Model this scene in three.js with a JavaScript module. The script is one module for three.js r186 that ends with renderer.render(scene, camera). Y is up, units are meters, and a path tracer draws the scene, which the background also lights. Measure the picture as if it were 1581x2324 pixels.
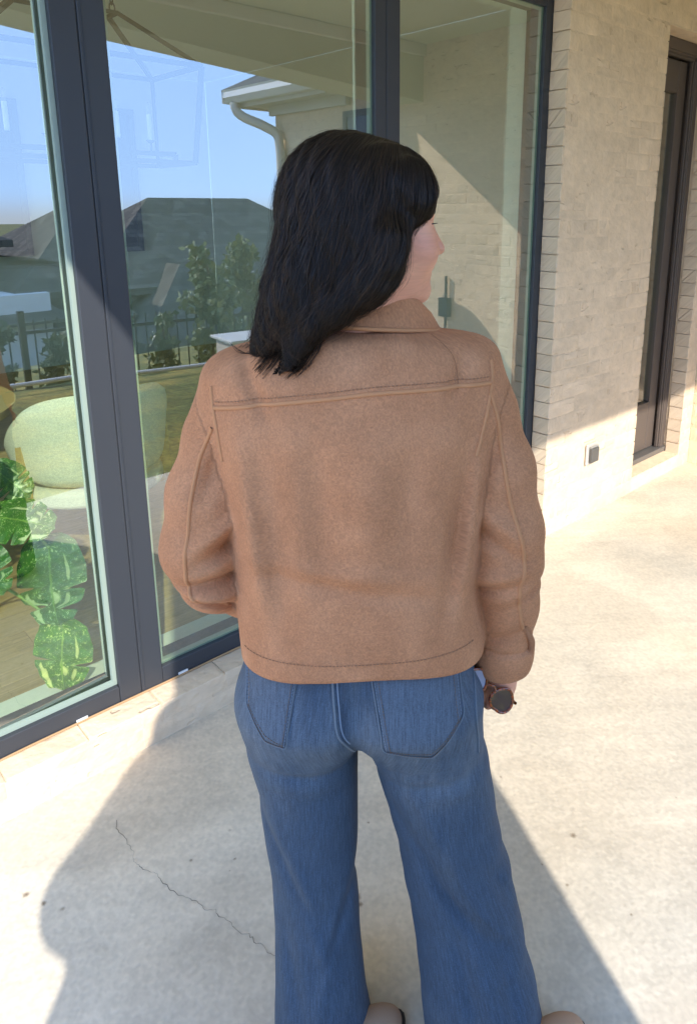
import * as THREE from 'three';
import { mergeGeometries, mergeVertices } from 'three/addons/utils/BufferGeometryUtils.js';
import { RoundedBoxGeometry } from 'three/addons/geometries/RoundedBoxGeometry.js';

// World: x runs along the glass wall, y is up, z points out of the house onto the porch; the brick face lies at z = 0.
const scene = new THREE.Scene();

// ---------- camera: a phone held at 1.55 m, 1.79 m from the wall, tilted 14 degrees down, lens shifted ----------
const YAW = 43.4 * Math.PI / 180, PITCH = 14.1 * Math.PI / 180;
const camera = new THREE.PerspectiveCamera(2 * Math.atan(1447 / 1623) * 180 / Math.PI, 1766 / 2894, 0.05, 900);
camera.setViewOffset(1766, 2894, 0, 570, 1581, 2324);
camera.position.set(0, 1.55, 1.79);
camera.lookAt(Math.sin(YAW) * Math.cos(PITCH), 1.55 - Math.sin(PITCH), 1.79 - Math.cos(YAW) * Math.cos(PITCH));

// ---------- renderer, sky, sun ----------
const renderer = new THREE.WebGLRenderer({ antialias: true });
renderer.toneMapping = THREE.LinearToneMapping;
renderer.toneMappingExposure = 3.25;
renderer.shadowMap.enabled = true;
renderer.setSize(696, 1024);
{
  const W = 256, H = 128, d = new Float32Array(W * H * 4);
  for (let j = 0; j < H; j++) {
    const el = ((j + 0.5) / H - 0.5) * Math.PI, s = Math.max(0, Math.sin(el));
    const k = Math.pow(s, 0.42), g = el < -0.12 ? Math.min(1, (-el - 0.12) * 3) : 0;
    for (let i = 0; i < W; i++) {
      const o = (j * W + i) * 4;
      d[o] = THREE.MathUtils.lerp(THREE.MathUtils.lerp(0.42, 0.225, k), 0.4, g);
      d[o + 1] = THREE.MathUtils.lerp(THREE.MathUtils.lerp(0.645, 0.43, k), 0.42, g);
      d[o + 2] = THREE.MathUtils.lerp(THREE.MathUtils.lerp(0.98, 0.91, k), 0.42, g);
      d[o + 3] = 1;
    }
  }
  const sky = new THREE.DataTexture(d, W, H, THREE.RGBAFormat, THREE.FloatType);
  sky.mapping = THREE.EquirectangularReflectionMapping; sky.magFilter = THREE.LinearFilter; sky.needsUpdate = true;
  scene.background = sky; scene.environment = sky;
  scene.backgroundIntensity = 1.0; scene.environmentIntensity = 1.0;
}
const sun = new THREE.DirectionalLight(new THREE.Color(1, 0.945, 0.87), 2.0);
sun.position.set(-0.48 * 12, 0.76 * 12, 12); sun.target.position.set(0, 0, 0);
sun.castShadow = true; sun.shadow.mapSize.set(4096, 4096); sun.shadow.radius = 1;
Object.assign(sun.shadow.camera, { left: -14, right: 14, top: 14, bottom: -14, near: 0.1, far: 60 });
scene.add(sun, sun.target);

// ---------- helpers ----------
const rng = (a) => () => { a |= 0; a = a + 0x6D2B79F5 | 0; let t = Math.imul(a ^ a >>> 15, 1 | a); t = t + Math.imul(t ^ t >>> 7, 61 | t) ^ t; return ((t ^ t >>> 14) >>> 0) / 4294967296; };
const R = rng(7);
const lerp = THREE.MathUtils.lerp, clamp = THREE.MathUtils.clamp, sstep = (a, b, x) => { const t = clamp((x - a) / (b - a), 0, 1); return t * t * (3 - 2 * t); };
const V = (x, y, z) => new THREE.Vector3(x, y, z);
const hash = (x, y, z) => { let h = Math.imul(x, 374761393) + Math.imul(y, 668265263) + Math.imul(z, 1274126177) | 0; h = Math.imul(h ^ h >>> 13, 1274126177); return ((h ^ h >>> 16) >>> 0) / 4294967296; };
function noise(x, y, z = 0, per = 0) {                       // value noise 0..1 in layer z, optionally periodic in x and y
  let x0 = Math.floor(x), y0 = Math.floor(y); const fx = x - x0, fy = y - y0, ux = fx * fx * (3 - 2 * fx), uy = fy * fy * (3 - 2 * fy), zi = Math.floor(z);
  let x1 = x0 + 1, y1 = y0 + 1;
  if (per) { x0 = ((x0 % per) + per) % per; x1 = ((x1 % per) + per) % per; y0 = ((y0 % per) + per) % per; y1 = ((y1 % per) + per) % per; }
  const a = hash(x0, y0, zi), b = hash(x1, y0, zi), c = hash(x0, y1, zi), d = hash(x1, y1, zi), e = a + (b - a) * ux, f = c + (d - c) * ux;
  return e + (f - e) * uy;
}
function fbm(x, y, o = 4, per = 0, z = 0) { let s = 0, a = 0.5, n = 0; for (let i = 0; i < o; i++) { s += a * noise(x, y, z + i * 7, per); n += a; x *= 2; y *= 2; per *= 2; a *= 0.5; } return s / n; }
function tex(w, h, fn, srgb = true, wrap = true) {           // fn(u, v) -> [r, g, b] 0..1 (sRGB) or a number
  const d = new Uint8Array(w * h * 4);
  for (let j = 0; j < h; j++) for (let i = 0; i < w; i++) {
    const c = fn((i + 0.5) / w, (j + 0.5) / h), o = (j * w + i) * 4;
    if (typeof c === 'number') d[o] = d[o + 1] = d[o + 2] = clamp(c, 0, 1) * 255; else { d[o] = clamp(c[0], 0, 1) * 255; d[o + 1] = clamp(c[1], 0, 1) * 255; d[o + 2] = clamp(c[2], 0, 1) * 255; }
    d[o + 3] = 255;
  }
  const t = new THREE.DataTexture(d, w, h); t.magFilter = THREE.LinearFilter; t.minFilter = THREE.LinearFilter;
  t.wrapS = t.wrapT = wrap ? THREE.RepeatWrapping : THREE.ClampToEdgeWrapping; if (srgb) t.colorSpace = THREE.SRGBColorSpace; t.needsUpdate = true; return t;
}
const rep = (t, sx, sy = sx) => { const c = t.clone(); c.repeat.set(sx, sy); c.needsUpdate = true; return c; };
const std = (r, g, b, rough = 0.8, o = {}) => new THREE.MeshStandardMaterial({ color: new THREE.Color().setRGB(r, g, b), roughness: rough, ...o });
const phys = (r, g, b, rough = 0.8, o = {}) => new THREE.MeshPhysicalMaterial({ color: new THREE.Color().setRGB(r, g, b), roughness: rough, ...o });
const taken = {};
const numbered = (n) => { const k = taken[n] = (taken[n] ?? -1) + 1; return k ? n + '_' + String(k).padStart(3, '0') : n; };
function mesh(name, g, m, parent) { const o = new THREE.Mesh(Array.isArray(g) ? merge(g) : g, m); o.name = parent ? name : numbered(name); o.castShadow = o.receiveShadow = true; (parent ?? scene).add(o); return o; }
function thing(name, label, category, pos = [0, 0, 0], turn = 0, group) { const o = new THREE.Group(); o.name = numbered(name); o.position.set(...pos); o.rotation.y = turn; o.userData = { label, category }; if (group) o.userData.group = group; scene.add(o); return o; }
const tag = (o, label, category, group) => { o.userData = { label, category }; if (group) o.userData.group = group; return o; };
const struct = (name, g, m) => { const o = mesh(name, g, m); o.userData.kind = 'structure'; return o; };
function merge(list) { const l = list.map((g) => { const c = g.index ? g.toNonIndexed() : g; for (const k of Object.keys(c.attributes)) if (!['position', 'normal', 'uv'].includes(k)) c.deleteAttribute(k); return c; }); return l.length === 1 ? l[0] : mergeGeometries(l); }
function box(x0, x1, y0, y1, z0, z1, r = 0) {                 // box between two corners, uv in metres
  const sx = x1 - x0, sy = y1 - y0, sz = z1 - z0;
  const g = r ? new RoundedBoxGeometry(sx, sy, sz, 2, Math.min(r, sx / 2.01, sy / 2.01, sz / 2.01)) : new THREE.BoxGeometry(sx, sy, sz);
  g.translate((x0 + x1) / 2, (y0 + y1) / 2, (z0 + z1) / 2); return metricUV(g);
}
function metricUV(g) {                                        // uv by the main direction of each face
  const c = g.index ? g.toNonIndexed() : g; if (!c.attributes.normal) c.computeVertexNormals();
  const p = c.attributes.position, uv = new Float32Array(p.count * 2), a = V(), b = V(), d = V();
  for (let i = 0; i < p.count; i += 3) {
    a.fromBufferAttribute(p, i); b.fromBufferAttribute(p, i + 1).sub(a); d.fromBufferAttribute(p, i + 2).sub(a); b.cross(d);
    const ax = Math.abs(b.x), ay = Math.abs(b.y), az = Math.abs(b.z);
    for (let k = 0; k < 3; k++) { const x = p.getX(i + k), y = p.getY(i + k), z = p.getZ(i + k); const q = (i + k) * 2; if (ay >= ax && ay >= az) { uv[q] = x; uv[q + 1] = z; } else if (ax >= az) { uv[q] = z; uv[q + 1] = y; } else { uv[q] = x; uv[q + 1] = y; } }
  }
  c.setAttribute('uv', new THREE.BufferAttribute(uv, 2)); return c;
}
function rod(a, b, r0, r1 = r0, seg = 10) { const A = V(...a), B = V(...b), L = A.distanceTo(B); const g = new THREE.CylinderGeometry(r1, r0, L, seg); g.translate(0, L / 2, 0); g.applyQuaternion(new THREE.Quaternion().setFromUnitVectors(V(0, 1, 0), B.clone().sub(A).normalize())); g.translate(...a); return g; }
function bar(a, b, w, h = w) { const A = V(...a), B = V(...b), L = A.distanceTo(B); const g = new THREE.BoxGeometry(w, h, L); g.translate(0, 0, L / 2); const m = new THREE.Matrix4().lookAt(B, A, V(0, 1, 0.0001)); g.applyMatrix4(new THREE.Matrix4().extractRotation(m)); g.translate(...a); return g; }
const tube = (pts, r, seg = 40, rad = 6, closed = false) => new THREE.TubeGeometry(new THREE.CatmullRomCurve3(pts.map((p) => p.isVector3 ? p : V(...p)), closed), seg, r, rad, closed);
function poly(tris, uvs) { const g = new THREE.BufferGeometry(); g.setAttribute('position', new THREE.Float32BufferAttribute(tris.flat(2), 3)); g.computeVertexNormals(); return metricUV(g); }
const quad = (a, b, c, d) => [a, b, c, a, c, d];
function prism(pts, y0, y1) { const s = new THREE.Shape(pts.map(([x, z]) => new THREE.Vector2(x, -z))); const g = new THREE.ExtrudeGeometry(s, { depth: y1 - y0, bevelEnabled: false }); g.rotateX(-Math.PI / 2); g.translate(0, y0, 0); return metricUV(g); }

// ---------- surface textures ----------
const slurryBump = tex(1024, 1024, (u, v) => {               // trowelled lime slurry: lumps, drags and pits; 1.6 m tile
  const w = fbm(u * 6, v * 6, 3, 6), x = u + w * 0.03, a = fbm(x * 14, v * 22, 4, 0), b = fbm(u * 90, v * 120, 3), c = fbm(u * 30 + w, v * 16, 3, 0, 5);
  const chip = sstep(0.71, 0.75, fbm(u * 26, v * 60, 3, 0, 9)) * 0.4 * sstep(0.5, 0.6, fbm(u * 4, v * 4, 2, 0, 2));
  return 0.5 + (a - 0.5) * 0.6 + (b - 0.5) * 0.28 + (c - 0.5) * 0.5 - chip;
}, false);
const slurryCol = tex(1024, 1024, (u, v) => {                // cream wash with greyer and barer patches
  const a = fbm(u * 5, v * 7, 5, 0, 3), b = fbm(u * 40, v * 52, 3, 0, 4), chip = 0.12 * sstep(0.70, 0.75, fbm(u * 26, v * 60, 3, 0, 9)) * sstep(0.5, 0.6, fbm(u * 4, v * 4, 2, 0, 2));
  const k = 0.95 + (a - 0.5) * 0.12 + (b - 0.5) * 0.09, bare = sstep(0.6, 0.72, a) * 0.2;
  return [lerp(lerp(0.94, 0.88, bare), 0.6, chip) * k, lerp(lerp(0.865, 0.815, bare), 0.51, chip) * k, lerp(lerp(0.745, 0.72, bare), 0.42, chip) * k];
});
const brickMats = [0.965, 1.0, 1.03].map((k, i) => new THREE.MeshStandardMaterial({ map: slurryCol, color: new THREE.Color().setRGB(0.96 * k, 0.90 * k, 0.865 * k), bumpMap: slurryBump, bumpScale: 0.008, roughness: 0.95 }));
brickMats.forEach((m, i) => { m.map = rep(slurryCol, 1 / 1.6); m.bumpMap = rep(slurryBump, 1 / 1.6); m.map.offset.set(i * 0.31, i * 0.47); m.bumpMap.offset.set(i * 0.31, i * 0.47); });
const mortarMat = brickMats[1];

const crackPts = [[0.535, 0.19], [0.527, 0.278], [0.521, 0.341], [0.533, 0.401], [0.543, 0.458], [0.567, 0.519], [0.591, 0.578], [0.599, 0.621], [0.618, 0.681], [0.629, 0.717], [0.639, 0.76], [0.658, 0.821], [0.70, 0.93], [0.72, 1.05], [0.79, 1.2]];
const X0 = -1.2, X1 = 4.8, Z0 = -0.05, Z1 = 2.95;             // the textured part of the slab
const spots = Array.from({ length: 34 }, () => [X0 + R() * 6, R() * 2.2, 0.002 + R() * R() * 0.011, 0.5 + R() * 0.5]).concat([[0.298, 0.249, 0.01, 1], [0.32, 0.30, 0.007, 1], [0.851, 0.779, 0.012, 1.2], [0.845, 0.80, 0.008, 1], [0.62, 0.43, 0.005, 1], [0.7, 0.5, 0.004, 1]]);
const reliefs = [];
const concrete = (u, v) => {
  const x = lerp(X0, X1, u), z = lerp(Z0, Z1, v);
  let sp = 0; for (const [sx, sz, r, k] of spots) { const d = Math.abs(x - sx) < 0.03 && Math.abs(z - sz) < 0.03 ? Math.hypot(x - sx, z - sz) * (0.7 + 0.6 * noise(x * 260, z * 260)) : 9; if (d < r) sp = Math.max(sp, k * (1 - d / r)); }
  const a = fbm(x * 1.7, z * 1.7, 5, 0, 1), b = fbm(x * 9, z * 9, 4, 0, 2), f = fbm(x * 120, z * 120, 2, 0, 3), tr = fbm(x * 3 + z * 2, z * 26 - x * 20, 3, 0, 6);
  const rel =  0.6 + (b - 0.5) * 0.3 + (f - 0.5) * 0.35 + (tr - 0.5) * 0.2 - sp * 0.3;
  reliefs.push(rel);
  const dirt = sstep(0.53, 0.68, fbm(x * 4, z * 4, 4, 0, 8)) * (0.4 + 0.9 * fbm(x * 60, z * 60, 2, 0, 9)) * 0.035;
  const pale = sstep(0.55, 0.7, fbm(x * 2.3 + 9, z * 2.3, 4, 0, 4)) * 0.05;
  const k = 0.96 + (a - 0.5) * 0.10 + (b - 0.5) * 0.05 + (f - 0.5) * 0.12 + (tr - 0.5) * 0.07 + pale - dirt;
  const warm = (a - 0.5) * 0.05;
  return [(0.83 + warm) * k * (1 - 0.45 * sp), 0.78 * k * (1 - 0.5 * sp), (0.695 - warm) * k * (1 - 0.55 * sp)];
};
const slabMat = new THREE.MeshStandardMaterial({ map: tex(2048, 1024, concrete, true, false), bumpMap: (() => { let i = 0; return tex(2048, 1024, () => reliefs[i++], false, false); })(), bumpScale: 0.0025, roughness: 0.62 });

// ---------- ground ----------
{
  // garden: level lawn, then the hill falls away towards the street of houses below
  const xs = [], zs = []; for (let i = 0; i <= 120; i++) xs.push(lerp(-1, 1, i / 120)); for (let j = 0; j <= 110; j++) zs.push(j / 110);
  const pos = [], uv = [], idx = [];
  const height = (x, z) => (z < 4.75 ? -0.06 : -0.05 - 0.75 * sstep(4.75, 6.2, z) - 4.2 * sstep(6, 30, z)) + (z > 6 ? (fbm(x * 0.1, z * 0.1, 3) - 0.5) * 0.6 : (fbm(x * 0.9, z * 0.9, 3) - 0.5) * 0.03);
  for (const zz of zs) for (const xx of xs) { const z = -12 + 27 * zz + 280 * zz ** 4, x = 3 + xx * (30 + 300 * Math.abs(xx) ** 3); pos.push(x, height(x, z), z); uv.push(x, z); }
  for (let j = 0; j < 110; j++) for (let i = 0; i < 120; i++) { const a = j * 121 + i; idx.push(a, a + 121, a + 1, a + 1, a + 121, a + 122); }
  const g = new THREE.BufferGeometry(); g.setAttribute('position', new THREE.Float32BufferAttribute(pos, 3)); g.setAttribute('uv', new THREE.Float32BufferAttribute(uv, 2)); g.setIndex(idx); g.computeVertexNormals();
  const grass = tex(512, 512, (u, v) => { const a = fbm(u * 8, v * 8, 4, 8), f = fbm(u * 128, v * 128, 2, 128); const k = 0.72 + (f - 0.5) * 0.7 + (a - 0.5) * 0.4; return [0.64 * k + (a - 0.5) * 0.16, 0.60 * k, 0.27 * k]; });
  struct('lawn', g, new THREE.MeshStandardMaterial({ map: rep(grass, 0.5), roughness: 1 }));
}
{
  // porch slab; its edge to the lawn is a real step
  const g = prism([[X0, -0.12], [X1, -0.12], [X1, 1.86], [0.75, 1.86], [0.75, Z1], [X0, Z1]], -0.2, 0);
  const p = g.attributes.position, uv = g.attributes.uv; for (let i = 0; i < p.count; i++) uv.setXY(i, (p.getX(i) - X0) / (X1 - X0), (p.getZ(i) - Z0) / (Z1 - Z0));
  const slab = struct('patio', g, slabMat);
  struct('bounce_paving', [box(-9, -2.62, -0.2, -0.003, -9, -0.126), box(-9, X0 - 0.006, -0.2, -0.003, -0.12, 7), box(X0 - 0.006, 0.745, -0.2, -0.003, Z1 + 0.006, 7)], std(0.60, 0.55, 0.46, 0.85));  // unseen pale ground, added to bounce warm sunlight into porch and room
  // hairline crack: a jagged open joint, dark inside
  const line = new THREE.CatmullRomCurve3(crackPts.map(([x, z]) => V(x, 0, z))).getPoints(150), L = [];
  const side = line.map((q, i) => { const a = line[Math.max(0, i - 1)], b = line[Math.min(150, i + 1)], d = b.clone().sub(a).normalize(), j = (fbm(i * 0.31, 2, 3) - 0.5) * 0.022, w = 0.0002 + 0.0007 * Math.pow(noise(i * 0.27, 8), 2), c = [q.x - d.z * j, q.z + d.x * j]; return [[c[0] - d.z * w, 0.0012, c[1] + d.x * w], [c[0] + d.z * w, 0.0012, c[1] - d.x * w]]; });
  for (let i = 0; i < 150; i++) L.push(quad(side[i][0], side[i][1], side[i + 1][1], side[i + 1][0]));
  mesh('crack', poly(L), std(0.17, 0.15, 0.125, 1), slab);
}

// ---------- brick laying ----------
const brickShapes = [];
for (let k = 0; k < 7; k++) {                                 // worn bricks under slurry: broad face at z = 0, soft arris, 0.09 deep
  const r = rng(100 + k), w = 0.209, h = 0.0705, xs = [-w / 2, -w / 2 + 0.007, (r() - 0.5) * 0.08, w / 2 - 0.007, w / 2], ys = [-h / 2, -h / 2 + 0.007, h / 2 - 0.007, h / 2], pos = [], idx = [];
  ys.forEach((y, j) => xs.forEach((x, i) => { const e = i === 0 || i === 4 || j === 0 || j === 3; pos.push(x + (r() - 0.5) * 0.003, y + (r() - 0.5) * 0.003, e ? -0.0022 - r() * 0.0012 : (r() - 0.5) * 0.0012); }));
  for (let j = 0; j < 3; j++) for (let i = 0; i < 4; i++) { const a = j * 5 + i; idx.push(a, a + 1, a + 6, a, a + 6, a + 5); }
  const g = new THREE.BufferGeometry(); g.setAttribute('position', new THREE.Float32BufferAttribute(pos, 3)); g.setIndex(idx); g.computeVertexNormals();
  const at = (i) => pos.slice(i * 3, i * 3 + 3), rim = [0, 1, 2, 3, 4, 9, 14, 19, 18, 17, 16, 15, 10, 5].map(at), tri = [];
  rim.forEach((a, i) => { const b = rim[(i + 1) % 14], a2 = [a[0], a[1], -0.084], b2 = [b[0], b[1], -0.084]; tri.push(a, a2, b2, a, b2, b); });
  const sd = new THREE.BufferGeometry(); sd.setAttribute('position', new THREE.Float32BufferAttribute(tri.flat(), 3)); sd.computeVertexNormals();
  const m = mergeGeometries([g.toNonIndexed(), sd]), q = m.attributes.position, uv = [];
  for (let i = 0; i < q.count; i++) uv.push(q.getX(i) + k * 0.37, q.getY(i) + k * 0.61 - q.getZ(i)); m.setAttribute('uv', new THREE.Float32BufferAttribute(uv, 2));
  brickShapes.push(m);
}
// Lays courses over a rectangle of the plane given by an origin, a run and an outward direction; holes are skipped. The `most` bricks nearest the eye are single parts, the rest one part.
function layBricks(parent, o, run, out, L, y0, y1, holes, most, seed, proud = 1) {
  const r = rng(seed), list = [], n = Math.round((y1 - y0) / 0.075), step = (y1 - y0) / n;
  for (let c = 0; c < n; c++) for (let s = -(c % 2 ? 0.1065 : 0) - 0.0; s < L; s += 0.213) {
    const a = Math.max(0, s), b = Math.min(L, s + 0.203); if (b - a < 0.03) continue;
    const y = y0 + (c + 0.5) * step;
    let pieces = [[a, b]];
    for (const [h0, h1, k0, k1] of holes) if (y > k0 - 0.01 && y < k1 + 0.01) pieces = pieces.flatMap(([p, q]) => q <= h0 || p >= h1 ? [[p, q]] : [[p, Math.min(q, h0)], [Math.max(p, h1), q]].filter(([u, v]) => v - u > 0.03));
    for (const [p, q] of pieces) list.push([(p + q) / 2, y, (q - p) / 0.203, step / 0.075]);
  }
  const turn = Math.atan2(out[0], out[2]);
  const place = (m, [s, y, w, hh]) => { const d = (fbm(s * 2.6 + seed * 3, y * 3.4, 3) - 0.52) * 0.009 + (r() - 0.5) * 0.0014 - (1 - proud) * 0.001; m.position.set(o[0] + run[0] * s + out[0] * d, y, o[2] + run[2] * s + out[2] * d); m.rotation.set((r() - 0.5) * 0.012, turn, (r() - 0.5) * 0.014, 'YXZ'); m.scale.set(w, hh, 1); };
  list.sort((p, q) => (Math.hypot(o[0] + run[0] * p[0], o[2] + run[2] * p[0] - 1.79, (p[1] - 1.2) * 0.5)) - Math.hypot(o[0] + run[0] * q[0], o[2] + run[2] * q[0] - 1.79, (q[1] - 1.2) * 0.5));
  list.slice(0, most).forEach((b) => { const m = new THREE.Mesh(brickShapes[Math.floor(r() * 7)], brickMats[Math.floor(r() * 3)]); m.name = 'brick'; m.castShadow = m.receiveShadow = true; place(m, b); parent.add(m); });
  if (list.length > most) { const rest = list.slice(most).map((b) => { const m = new THREE.Object3D(); place(m, b); m.updateMatrix(); return brickShapes[Math.floor(r() * 7)].clone().applyMatrix4(m.matrix); }); const m = mesh('brickwork', rest, brickMats[1], parent); m.userData.kind = 'stuff'; }
}

// ---------- the glass wall's house front ----------
const HEAD = 2.395;
{
  const t = thing('brick_wall', 'cream slurried brick pier between the tall window and the dark door', 'brick wall', [2.705, 0, 0]);
  const o = [2.705, 0, 0];
  const m = (g) => g.map((x) => x.translate(-2.705, 0, 0));
  mesh('mortar', m([box(2.7085, 3.533, 0.0, HEAD, -0.29, -0.0016), box(2.708, 4.25, HEAD, 3.1, -0.29, -0.0016), box(4.123, 4.25, 0, HEAD, -0.29, -0.0016), box(3.537, 4.123, 0, 0.085, -0.29, -0.0016)]), mortarMat, t);
  layBricks(t, [-0.004, 0, 0], [1, 0, 0], [0, 0, 1], 1.548, 0.0, 2.92, [[0.843, 1.415, 0.09, HEAD]], 300, 11);
}
{
  const t = thing('sill_wall', 'low cream brick ledge running under the tall window panes', 'brick wall', [-0.4, 0, 0]);
  mesh('mortar', [box(0, 3.105, 0, 0.114, -0.29, -0.0016)], mortarMat, t);
  layBricks(t, [0, 0, 0], [1, 0, 0], [0, 0, 1], 3.105, 0, 0.12, [], 300, 12);
}
{
  const t = thing('brick_wall', 'cream slurried brick wall over and beyond the tall window', 'brick wall', [-2.4, 0, 0]);
  mesh('mortar', [box(0, 2.0, 0, 3.1, -0.29, -0.0016), box(2.0, 5.105, HEAD, 3.1, -0.29, -0.0016)], mortarMat, t);
  layBricks(t, [0, 0, 0], [1, 0, 0], [0, 0, 1], 5.105, 0, 3.06, [[2.0, 5.105, 0.0, HEAD]], 0, 13);
}
// ---------- window frame and panes ----------
const frameMat = std(0.036, 0.040, 0.048, 0.5), spacerMat = std(0.30, 0.37, 0.31, 0.4), sealMat = std(0.02, 0.02, 0.02, 0.6);
const glassMat = phys(0.89, 0.985, 0.85, 0.0, { transmission: 1, thickness: 0, ior: 3.55 });
const paneMat = phys(0.95, 0.99, 0.94, 0.0, { transmission: 1, thickness: 0, ior: 1.2 });
{
  const t = thing('window_wall', 'tall dark framed window wall of three fixed panes', 'window', [-0.4, 0, -0.087]);
  const F = (x0, x1, y0, y1, z0, z1, r = 0.003) => box(x0 + 0.4, x1 + 0.4, y0, y1, z0, z1, r);
  const yb = 0.121, yt = 2.393, gb = 0.176, gt = 2.338;
  const xs = [[-0.4, -0.345], [0.681, 0.815], [1.711, 1.826], [2.653, 2.704]];
  mesh('frame_post', F(-0.4, -0.3, yb, yt, -0.1, 0), frameMat, t);
  // first post: two coupled frames with a fine joint and a raised bead between them
  mesh('frame_post', [F(0.681, 0.7455, yb, yt, -0.1, 0), F(0.7475, 0.815, yb, yt, -0.1, 0), F(0.744, 0.749, yb, yt, -0.1, -0.004), F(0.757, 0.7585, yb, yt, -0.02, 0.0015, 0)], frameMat, t);
  mesh('frame_post', [F(1.711, 1.762, yb, yt, -0.1, 0), F(1.764, 1.826, yb, yt, -0.1, 0), F(1.760, 1.767, yb, yt, -0.1, -0.004)], frameMat, t);
  mesh('frame_post', F(2.653, 2.704, yb, yt, -0.1, 0), frameMat, t);
  const bays = [[-0.3, 0.681], [0.815, 1.711], [1.826, 2.653]];
  const weep = std(0.8, 0.8, 0.78, 0.6);
  for (const [a, b] of bays) {
    const s = mesh('frame_sill', F(a + 0.0006, b - 0.0006, yb, gb, -0.1, -0.0008), frameMat, t);
    mesh('weep_cover', F(b - 0.13, b - 0.098, yb + 0.004, yb + 0.011, -0.001, 0.003, 0.001), weep, s);
    mesh('weep_cover', F(a + 0.05, a + 0.082, yb + 0.004, yb + 0.011, -0.001, 0.003, 0.001), weep, s);
    mesh('frame_head', F(a + 0.0006, b - 0.0006, gt, yt, -0.1, -0.0008), frameMat, t);
    const p = mesh('pane', F(a + 0.001, b - 0.001, gb + 0.001, gt - 0.001, -0.0195, -0.019, 0).clone(), glassMat, t);
    p.geometry = new THREE.PlaneGeometry(b - a - 0.002, gt - gb - 0.002); p.position.set((a + b) / 2 + 0.4, (gb + gt) / 2, a < 0 ? -0.022 : -0.014); if (a < 0) p.rotation.y = 0.042;
    const q = mesh('inner_pane', new THREE.PlaneGeometry(b - a - 0.002, gt - gb - 0.002), paneMat, t); q.position.set((a + b) / 2 + 0.4, (gb + gt) / 2, a < 0 ? -0.06 : -0.034);
    const sp = mesh('spacer', [F(a, a + 0.012, gb, gt, -0.031, -0.017, 0), F(b - 0.012, b, gb, gt, -0.031, -0.017, 0), F(a + 0.012, b - 0.012, gb, gb + 0.012, -0.031, -0.017, 0), F(a + 0.012, b - 0.012, gt - 0.012, gt, -0.031, -0.017, 0)], spacerMat, t);
  }
  const caulk = std(0.42, 0.26, 0.13, 0.8); mesh('sealant', tube(Array.from({ length: 30 }, (_, i) => [0.1 + i * 0.103, 0.1225 + (noise(i * 1.7, 3) - 0.5) * 0.003, 0.003]), 0.0035, 90, 5), caulk, t);
}
// ---------- door ----------
const doorMat = std(0.105, 0.082, 0.068, 0.45);
{
  const t = thing('glazed_door', 'dark brown glazed door set deep in the brick', 'door', [3.54, 0, -0.1]);
  const D = (x0, x1, y0, y1, z0, z1, r = 0.003) => box(x0, x1, y0, y1, z0, z1, r);
  const f = mesh('door_frame', [D(0.0, 0.05, 0.09, HEAD - 0.001, -0.12, 0), D(0.535, 0.583, 0.09, HEAD - 0.001, -0.12, 0), D(0.05, 0.535, HEAD - 0.06, HEAD - 0.001, -0.12, 0)], doorMat, t);
  mesh('moulding', [D(0.05, 0.075, 0.12, HEAD - 0.085, -0.03, -0.012), D(0.05, 0.535, HEAD - 0.085, HEAD - 0.06, -0.03, -0.012), D(0.05, 0.535, HEAD - 0.072, HEAD - 0.06, -0.012, -0.004), D(0.51, 0.535, 0.12, HEAD - 0.085, -0.03, -0.012), D(0.523, 0.535, 0.12, HEAD - 0.085, -0.012, -0.004)], doorMat, f);
  mesh('door_leaf', [D(0.078, 0.165, 0.125, HEAD - 0.09, -0.085, -0.04), D(0.42, 0.507, 0.125, HEAD - 0.09, -0.085, -0.04), D(0.165, 0.42, 0.125, 0.42, -0.085, -0.041), D(0.165, 0.42, HEAD - 0.25, HEAD - 0.09, -0.085, -0.041)], doorMat, t);
  const p = mesh('pane', new THREE.PlaneGeometry(0.255, HEAD - 0.67), glassMat, t); p.position.set(0.2925, (0.42 + HEAD - 0.25) / 2, -0.06);
  mesh('threshold', D(0.0, 0.583, 0.087, 0.118, -0.12, 0.012, 0.004), std(0.22, 0.21, 0.2, 0.45, { metalness: 0.6 }), t);
}
{
  const t = thing('wall_outlet', 'small weatherproof outlet box low on the brick pier', 'outlet', [3.085, 0.345, 0.002]);
  mesh('cover_plate', box(-0.05, 0.05, -0.055, 0.055, 0, 0.012, 0.005), std(0.5, 0.46, 0.4, 0.5), t);
  mesh('flap', box(-0.034, 0.036, -0.042, 0.034, 0.012, 0.03, 0.005), std(0.10, 0.095, 0.085, 0.4), t);
  mesh('hinge', rod([-0.034, 0.038, 0.02], [0.036, 0.038, 0.02], 0.005), std(0.3, 0.28, 0.25, 0.4), t);
}

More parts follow.
